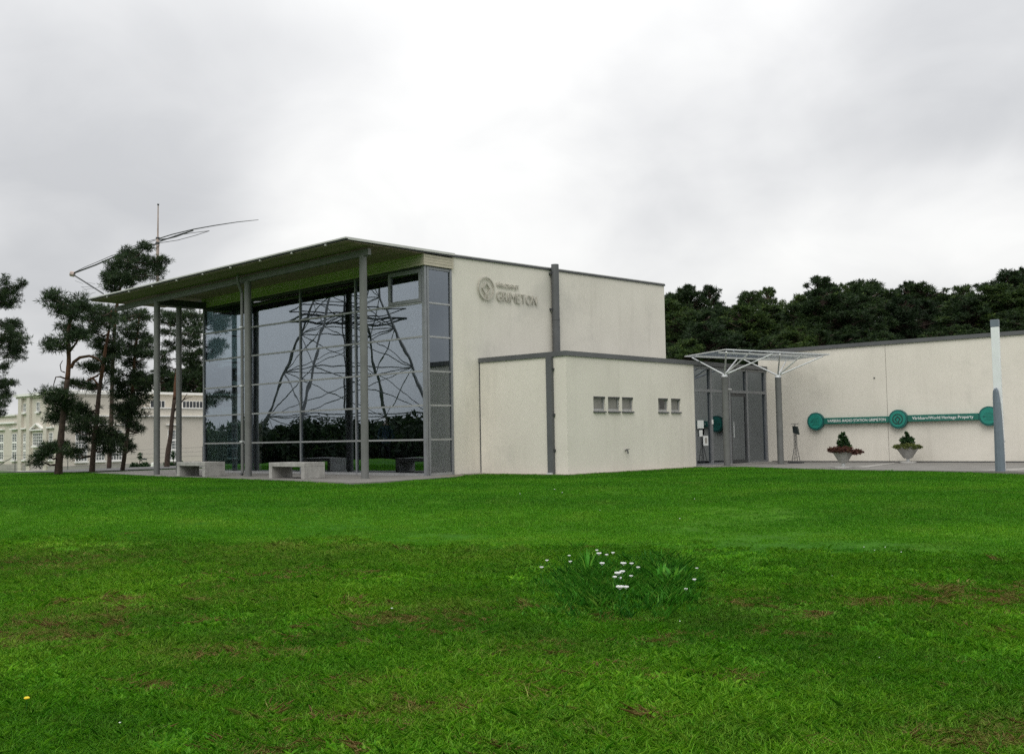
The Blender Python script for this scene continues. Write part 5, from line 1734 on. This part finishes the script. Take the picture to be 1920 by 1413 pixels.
# ------------------------------------------------------------------ grass
def grass_mat():
    m = bpy.data.materials.new('grass_blades')
    m.use_nodes = True
    nt = m.node_tree
    L = nt.links.new
    bs = nt.nodes['Principled BSDF']
    bs.inputs['Roughness'].default_value = 0.55
    bs.inputs['Specular IOR Level'].default_value = 0.25
    ti = N(nt.nodes, 'ShaderNodeAttribute', attribute_name='tint', attribute_type='INSTANCER')
    dr = N(nt.nodes, 'ShaderNodeAttribute', attribute_name='dry', attribute_type='INSTANCER')
    bt = N(nt.nodes, 'ShaderNodeAttribute', attribute_name='tone')
    ad = N(nt.nodes, 'ShaderNodeMath', operation='MULTIPLY_ADD', inp={1: 0.45, 2: -0.22})
    L(bt.outputs['Fac'], ad.inputs[0])
    sm = N(nt.nodes, 'ShaderNodeMath', operation='ADD', use_clamp=True)
    L(ad.outputs[0], sm.inputs[0]); L(ti.outputs['Fac'], sm.inputs[1])
    r = nt.nodes.new('ShaderNodeValToRGB')
    e = r.color_ramp.elements
    e[0].color = (0.034, 0.185, 0.008, 1)
    e[1].color = (0.26, 0.54, 0.03, 1)
    x = e.new(0.4); x.color = (0.088, 0.315, 0.013, 1)
    x = e.new(0.7); x.color = (0.150, 0.42, 0.018, 1)
    L(sm.outputs[0], r.inputs[0])
    r2 = nt.nodes.new('ShaderNodeValToRGB')
    r2.color_ramp.elements[0].color = (0.24, 0.160, 0.055, 1)
    r2.color_ramp.elements[1].color = (0.60, 0.46, 0.20, 1)
    L(bt.outputs['Fac'], r2.inputs[0])
    mx = N(nt.nodes, 'ShaderNodeMix', data_type='RGBA')
    L(dr.outputs['Fac'], mx.inputs[0]); L(r.outputs[0], mx.inputs[6]); L(r2.outputs[0], mx.inputs[7])
    L(mx.outputs[2], bs.inputs['Base Color'])
    tr = nt.nodes.new('ShaderNodeBsdfTranslucent')
    L(mx.outputs[2], tr.inputs[0])
    ms = nt.nodes.new('ShaderNodeMixShader')
    ms.inputs[0].default_value = 0.5
    out = nt.nodes['Material Output']
    L(bs.outputs[0], ms.inputs[1]); L(tr.outputs[0], ms.inputs[2]); L(ms.outputs[0], out.inputs[0])
    return m


GM = grass_mat()


def tuft_mesh(seed, n, rad_, h, w, lean, kind='blade'):
    g = np.random.default_rng(seed)
    a = g.uniform(0, 2 * np.pi, n)
    q = rad_ * np.sqrt(g.random(n))
    P = np.stack([q * np.cos(a), q * np.sin(a), np.full(n, -0.01)], 1)
    b = g.uniform(0, 2 * np.pi, n)
    H = h * (0.45 + 0.75 * g.random(n))
    ln = lean * (0.3 + g.random(n)) * H
    d = np.stack([np.cos(b), np.sin(b), np.zeros(n)], 1)
    s = np.stack([-np.sin(b + 0.6 * g.normal(size=n)), np.cos(b), np.zeros(n)], 1)
    W = (w * (0.6 + 0.8 * g.random(n)))[:, None]
    up = np.array([0, 0, 1.0])[None]
    M1 = P + d * (ln * 0.35)[:, None] + up * (H * 0.55)[:, None]
    M2 = P + d * ln[:, None] + up * (H * (1.0 - 0.25 * np.minimum(1, lean)))[:, None]
    if kind == 'leaf':
        v = np.stack([P - s * W * .2, P + s * W * .2, M1 + s * W, M2, M1 - s * W], 1)
    else:
        v = np.stack([P - s * W * .5, P + s * W * .5, M1 + s * W * .42, M2, M1 - s * W * .42], 1)
    V = v.reshape(-1, 3)
    F = np.arange(len(V)).reshape(-1, 5)
    T = np.repeat(g.random(n), 5)
    me = np_mesh('grass_tuft', V, F, T)
    me.materials.append(GM)
    return me


lib = bpy.data.collections.new('grass_library')
VAR = []
for i in range(4):       # 0-3 rough grass
    VAR.append(tuft_mesh(100 + i, 130, 0.15, 0.070, 0.0030, 1.0))
for i in range(2):       # 4-5 broad leaves, clover
    VAR.append(tuft_mesh(120 + i, 60, 0.13, 0.055, 0.0075, 0.9, 'leaf'))
for i in range(2):       # 6-7 flat dead grass
    VAR.append(tuft_mesh(130 + i, 110, 0.12, 0.06, 0.0028, 2.4))
for i in range(4):       # 8-11 short mown lawn
    VAR.append(tuft_mesh(140 + i, 90, 0.20, 0.040, 0.006, 0.9))
for i in range(2):       # 12-13 tall tufts
    VAR.append(tuft_mesh(150 + i, 80, 0.12, 0.115, 0.0026, 1.0))
for i, me in enumerate(VAR):
    o = bpy.data.objects.new('grass_tuft_%02d' % i, me)
    lib.objects.link(o)


def scatter(name, pos, rot, scl, vid, tint, dry, label):
    me = bpy.data.meshes.new(name)
    me.vertices.add(len(pos))
    me.vertices.foreach_set('co', np.ascontiguousarray(pos, np.float32).ravel())
    for nm, ty, key, arr in (('rot', 'FLOAT_VECTOR', 'vector', rot), ('scl', 'FLOAT', 'value', scl), ('vid', 'INT', 'value', vid), ('tint', 'FLOAT', 'value', tint), ('dry', 'FLOAT', 'value', dry)):
        a = me.attributes.new(nm, ty, 'POINT')
        a.data.foreach_set(key, np.ascontiguousarray(arr, np.int32 if ty == 'INT' else np.float32).ravel())
    o = bpy.data.objects.new(name, me)
    COL.objects.link(o)
    ng = bpy.data.node_groups.new(name + '_nodes', 'GeometryNodeTree')
    ng.interface.new_socket('Geometry', in_out='INPUT', socket_type='NodeSocketGeometry')
    ng.interface.new_socket('Geometry', in_out='OUTPUT', socket_type='NodeSocketGeometry')
    gi, go = ng.nodes.new('NodeGroupInput'), ng.nodes.new('NodeGroupOutput')
    ci = ng.nodes.new('GeometryNodeCollectionInfo')
    ci.inputs['Collection'].default_value = lib
    ci.inputs['Separate Children'].default_value = True
    ci.inputs['Reset Children'].default_value = True
    ip = ng.nodes.new('GeometryNodeInstanceOnPoints')
    ip.inputs['Pick Instance'].default_value = True

    def attr(nm, ty):
        n = ng.nodes.new('GeometryNodeInputNamedAttribute')
        n.data_type = ty
        n.inputs['Name'].default_value = nm
        return n.outputs['Attribute']
    L = ng.links.new
    L(gi.outputs[0], ip.inputs['Points'])
    L(ci.outputs[0], ip.inputs['Instance'])
    L(attr('vid', 'INT'), ip.inputs['Instance Index'])
    L(attr('rot', 'FLOAT_VECTOR'), ip.inputs['Rotation'])
    L(attr('scl', 'FLOAT'), ip.inputs['Scale'])
    L(ip.outputs[0], go.inputs[0])
    md = o.modifiers.new('scatter', 'NODES')
    md.node_group = ng
    o['kind'] = 'stuff'
    o['label'] = label
    return o


def in_poly(x, y, poly):
    ins = np.zeros(len(x), bool)
    j = len(poly) - 1
    for i in range(len(poly)):
        xi, yi = poly[i]
        xj, yj = poly[j]
        c = ((yi > y) != (yj > y)) & (x < (xj - xi) * (y - yi) / (yj - yi + 1e-12) + xi)
        ins ^= c
        j = i
    return ins


KEEP_OUT = [
    [(16.3, 18.70), (19.05, 19.1), (20.15, 19.8), (20.95, 19.74), (20.95, 16.87), (26.9, 16.77), (27.0, 16.5), (27.6, 15.6), (27.05, 14.4), (26.25, 13.0), (25.75, 11.3), (25.55, 9.3), (25.15, 7.1), (24.85, 3), (24.45, -14), (60, -14), (60, 36), (17.75, 36), (17.35, 33.4), (16.65, 29.5), (16.25, 25.0), (15.9, 21.5), (15.55, 18.9)]]


def ground_points(s0, s1, n, margin):
    g = rng
    s = np.sqrt(g.random(n) * (s1 ** 2 - s0 ** 2) + s0 ** 2)
    t = (g.random(n) * 2 - 1) * (0.51 * s + margin)
    X = s * 0.7456 + t * 0.6664
    Y = s * 0.6664 - t * 0.7456
    ok = np.ones(n, bool)
    jx, jy = g.normal(size=n) * 0.07, g.normal(size=n) * 0.07      # the turf edge is ragged
    for p in KEEP_OUT:
        ok &= ~in_poly(X + jx, Y + jy, p)
    return X[ok], Y[ok]


def mow_edge(X, Y):
    """negative = rough bank, positive = mown lawn"""
    s = X * 0.7456 + Y * 0.6664
    t = X * 0.6664 - Y * 0.7456
    return s + 0.33 * np.clip(t, -9, 9) - 14.9


def build_grass():
    # rough bank
    X, Y = ground_points(4.2, 19.5, 52000, 1.6)
    m = mow_edge(X, Y) + nz(X, Y, 0.5, 9.0) * 1.1
    keep = rng.random(len(X)) < 1 - sstep(-3.2, 0.8, m)
    s = np.hypot(X, Y)
    keep &= rng.random(len(X)) < np.clip(1.25 - s / 26, 0.3, 1)
    X, Y = X[keep], Y[keep]
    n = len(X)
    g = rng
    base = nz(X, Y, 0.45, 4.0)
    fine = nz(X, Y, 1.7, 6.0)
    patch = nz(X, Y, 0.9, 12.0)
    dry = dryness(X, Y)
    Z = terrain(X, Y) + nz(X, Y, 0.9, 3.1) * 0.018 + nz(X, Y, 0.28, 1.7) * 0.035
    vid = g.integers(0, 4, n)
    vid = np.where((patch > 0.25) & (g.random(n) < 0.55), 4 + g.integers(0, 2, n), vid)
    vid = np.where((fine > 0.42) & (g.random(n) < 0.22) & (dry < 0.3), 12 + g.integers(0, 2, n), vid)
    straw = strawness(X, Y) * np.clip(0.8 + 0.9 * fine, 0.2, 1.3)
    isdry = g.random(n) < dry * 0.8 + 0.004 + 0.02 * (fine < -0.35)
    vid = np.where(isdry & (g.random(n) < 0.8), 6 + g.integers(0, 2, n), vid)
    scl = (0.75 + 0.4 * g.random(n)) * (1 + 0.35 * base) * (1 - 0.35 * np.clip(dry, 0, 1))
    tint = 0.64 + 0.34 * base + 0.22 * fine + 0.07 * g.normal(size=n)
    dr = np.where(isdry, 0.55 + 0.45 * g.random(n), np.clip(0.06 * g.normal(size=n) + 0.0 + 0.16 * np.clip(-fine, 0, 1) + 0.75 * straw * g.random(n), 0, 0.7))
    rot = np.stack([g.normal(size=n) * .12, g.normal(size=n) * .12, g.uniform(0, 6.28, n)], 1)
    scatter('rough_grass', np.stack([X, Y, Z], 1), rot, scl, vid, tint, dr, 'long uneven grass with dry patches on the near bank')
    # mown lawn
    X, Y = ground_points(8.0, 38.0, 62000, 1.6)
    m = mow_edge(X, Y) + nz(X, Y, 0.5, 9.0) * 1.1
    keep = rng.random(len(X)) < sstep(-3.0, 0.2, m)
    X, Y = X[keep], Y[keep]
    n = len(X)
    base = nz(X, Y, 0.22, 14.0)
    fine = nz(X, Y, 1.1, 16.0)
    # mowing leaves long faint stripes across the lawn
    s = X * 0.7456 + Y * 0.6664
    tt = X * 0.6664 - Y * 0.7456
    stripe = np.sin(s * 2.1 + nz(X, Y, 0.25, 2.0) * 2.5 + tt * 0.18) * 0.09
    tint = 0.37 + 0.18 * base + 0.14 * fine + stripe + 0.05 * g.normal(size=n) + 0.16 * np.exp(-((mow_edge(X, Y) - 1.5) / 2.2) ** 2)
    dr = np.clip(0.04 * g.normal(size=n) + 0.02 + 0.14 * np.clip(fine - 0.1, 0, 1) + 0.5 * dryness(X, Y), 0, 0.8)
    Z = terrain(X, Y)
    scl = 0.8 + 0.35 * g.random(n) + 0.15 * fine
    rot = np.stack([g.normal(size=n) * .06, g.normal(size=n) * .06, g.uniform(0, 6.28, n)], 1)
    scatter('lawn_grass', np.stack([X, Y, Z], 1), rot, scl, 8 + g.integers(0, 4, n), tint, dr, 'short mown lawn grass up to the buildings')


build_grass()


# ------------------------------------------------------------------ weeds and flowers on the bank
def spot(px, py):
    z = -0.6
    for _ in range(5):
        p = onz(px, py, z)
        z = terr1(p.x, p.y)
    return Vector((p.x, p.y, z))


def weed_clump():
    C, R, NN = [], [], []
    V_, F_, T_ = [], [], []
    g = np.random.default_rng(77)
    tot = 0
    for k in range(1500):
        u = g.random()
        px = min(1365, max(935, 1148 + 105 * g.normal()))
        py = 1104 + g.normal() * 22
        h = (0.04 + 0.105 * math.exp(-((px - 1130) / 100) ** 2) + 0.10 * math.exp(-((px - 1265) / 40) ** 2)) * g.uniform(0.55, 1.15)
        p = spot(px, py)
        n = 11
        a = g.uniform(0, 2 * np.pi, n)
        q = 0.07 * np.sqrt(g.random(n))
        P = np.stack([p.x + q * np.cos(a), p.y + q * np.sin(a), np.full(n, p.z)], 1)
        H = h * (0.6 + 0.6 * g.random(n))
        ln = H * (0.4 + 0.8 * g.random(n))
        b = g.uniform(0, 2 * np.pi, n)
        d = np.stack([np.cos(b), np.sin(b), 0 * b], 1)
        s = np.stack([-np.sin(b), np.cos(b), 0 * b], 1)
        W = (0.0016 + 0.0055 * (g.random(n) < 0.15) + 0.0012 * g.random(n))[:, None]
        up = np.array([[0, 0, 1.0]])
        M1 = P + d * (ln * .4)[:, None] + up * (H * .6)[:, None]
        M2 = P + d * ln[:, None] + up * H[:, None]
        v = np.stack([P - s * W * .5, P + s * W * .5, M1 + s * W, M2, M1 - s * W], 1).reshape(-1, 3)
        V_.append(v)
        T_.append(np.repeat(np.clip(0.45 + 0.25 * g.normal() + 0.12 * g.normal(size=n), 0, 1), 5))
    V = np.concatenate(V_)
    F = np.arange(len(V)).reshape(-1, 5)
    o = link_mesh('weeds', np_mesh('weeds', V, F, np.concatenate(T_)), MP['weed'])
    o['kind'] = 'stuff'
    o['label'] = 'taller dark green weed clump on the grass bank'


weed_clump()


def build_yarrow():
    t = thing('yarrow_plant', (0, 0, 0), 'white flat-topped yarrow flower standing in the weed clump on the bank', 'flower', 'yarrow flowers in the weed clump')
    obj('stem', MB().path([(0, 0, 0), (.008, .004, .15), (0, 0, .30)], .0035, 5), MP['weed'], t)
    g = np.random.default_rng(3)
    hd = MB()
    for k in range(26):
        a, q = g.uniform(0, 6.28), 0.038 * math.sqrt(g.random())
        x, y = q * math.cos(a), q * math.sin(a)
        hd.path([(x, y, .302), (x, y, .312 + .004 * g.random())], [.008, .007], 6)
        hd.path([(0, 0, .275), (x, y, .302)], .0015, 3)
    obj('flower_head', hd, MP['white'], t)
    lf = MB()
    for k in range(7):
        a = k * 2.4
        lf.bar((0, 0, .05 + .03 * k), (.05 * math.cos(a), .05 * math.sin(a), .08 + .03 * k), .012, .002)
    obj('leaf', lf, MP['weed'], t)
    return t


y0_ = build_yarrow()
YR = [(1170, 1058, 1.15), (1185, 1056, .8), (1197, 1061, .8), (1160, 1079, 1.25), (1168, 1077, 1.0), (1154, 1083, .9), (1164, 1110, 1.3), (1175, 1109, 1.0), (1138, 1038, .8), (1150, 1038, .8), (1124, 1040, 1.0), (1120, 1026, .8), (1130, 1062, 1.0), (1068, 1036, .7), (1026, 1048, .7), (1016, 1060, .8), (1184, 1082, .7), (1303, 1092, .7), (1287, 1108, .6), (1307, 1062, .6), (1164, 1089, .7), (1070, 1055, .7)]
for i, (px, py, s) in enumerate(YR):
    p = spot(px, py + 38 * s)
    if i == 0:
        y0_.location = p
        y0_.scale = (s * .7, s * .7, s * .75)
    else:
        copy_tree(y0_, p, random.uniform(0, 6), (s * .68, s * .68, s * random.uniform(.62, .85)))


def broad_plant(px, py, h, n, label, name='dock_plant', w=.035):
    p = spot(px, py)
    t = thing(name, p, label, 'plant')
    g = np.random.default_rng(int(px))
    for k in range(n):
        a = g.uniform(0, 6.28)
        ln, hh = h * g.uniform(.3, .7), h * g.uniform(.6, 1.1)
        d = Vector((math.cos(a), math.sin(a), 0))
        s = Vector((-math.sin(a), math.cos(a), 0))
        mid = p + d * ln * .45 + Vector((0, 0, hh * .65))
        tip = p + d * ln + Vector((0, 0, hh))
        low = p + d * ln * .15 + Vector((0, 0, hh * .25))
        mb = MB().add([p, low + s * w * .6, mid + s * w, tip, mid - s * w, low - s * w * .6, mid + Vector((0, 0, -.006)), low + Vector((0, 0, -.004))],
                      [(0, 1, 7), (1, 2, 6, 7), (2, 3, 6), (3, 4, 6), (4, 5, 7, 6), (5, 0, 7)])
        o = obj('leaf', mb, MP['weed'], t)
        a_ = o.data.attributes.new('tone', 'FLOAT', 'POINT')
        a_.data.foreach_set('value', [float(np.clip(.45 + .2 * g.normal(), 0, 1))] * len(o.data.vertices))
    return t


broad_plant(1262, 1100, .26, 14, 'broad-leaved dock plant at the right end of the weed clump', w=.022)
broad_plant(1240, 1098, .26, 9, 'grey-green thistle-like plant between the yarrow flowers and the dock', 'thistle', .02)
broad_plant(1102, 1084, .36, 7, 'tall thin weed rising above the left part of the clump', 'tall_weed', .012)


def daisy_proto():
    t = thing('daisy', (0, 0, 0), 'tiny white daisy in the short grass', 'flower', 'daisies dotted over the lawn')
    obj('stem', MB().path([(0, 0, -.01), (0, 0, .05)], .002, 4), MP['weed'], t)
    obj('flower_head', MB().lathe([(0, .05), (.013, .052), (.011, .056), (0, .057)], 8), MP['white'], t)
    return t


dz = daisy_proto()
DS = [(205, 1070), (975, 930), (1010, 906), (1055, 960), (1125, 975), (1210, 1025), (1275, 985), (1303, 962), (1480, 890), (1500, 888), (1235, 1063), (1270, 1085), (1555, 1058), (1620, 1030), (1640, 1035), (1660, 1030), (1690, 1040), (1560, 1085), (1275, 1170), (735, 1148), (1040, 922), (1390, 890), (225, 1363), (1648, 1240), (1745, 1075)]
for i, (px, py) in enumerate(DS):
    s = spot(px, py)
    if py < 960:
        s = onz(px, py, -0.1)
    q = random.uniform(.55, .85) * (1.3 if py < 1000 else 1)
    if i == 0:
        dz.location = s
        dz.scale = (q, q, q)
    else:
        copy_tree(dz, s, 0, (q, q, q))
p = spot(50, 1342)
t = thing('dandelion', p, 'single yellow dandelion in the near grass at the left', 'flower')
ym = mat('yellow_petals', (0.75, 0.55, 0.02), .7)
obj('stem', MB().path([(p.x, p.y, p.z), (p.x, p.y, p.z + .11)], .003, 5), MP['weed'], t)
obj('flower_head', MB().lathe([(0, .108), (.017, .112), (.019, .118), (.012, .124), (0, .126)], 10, p), ym, t)
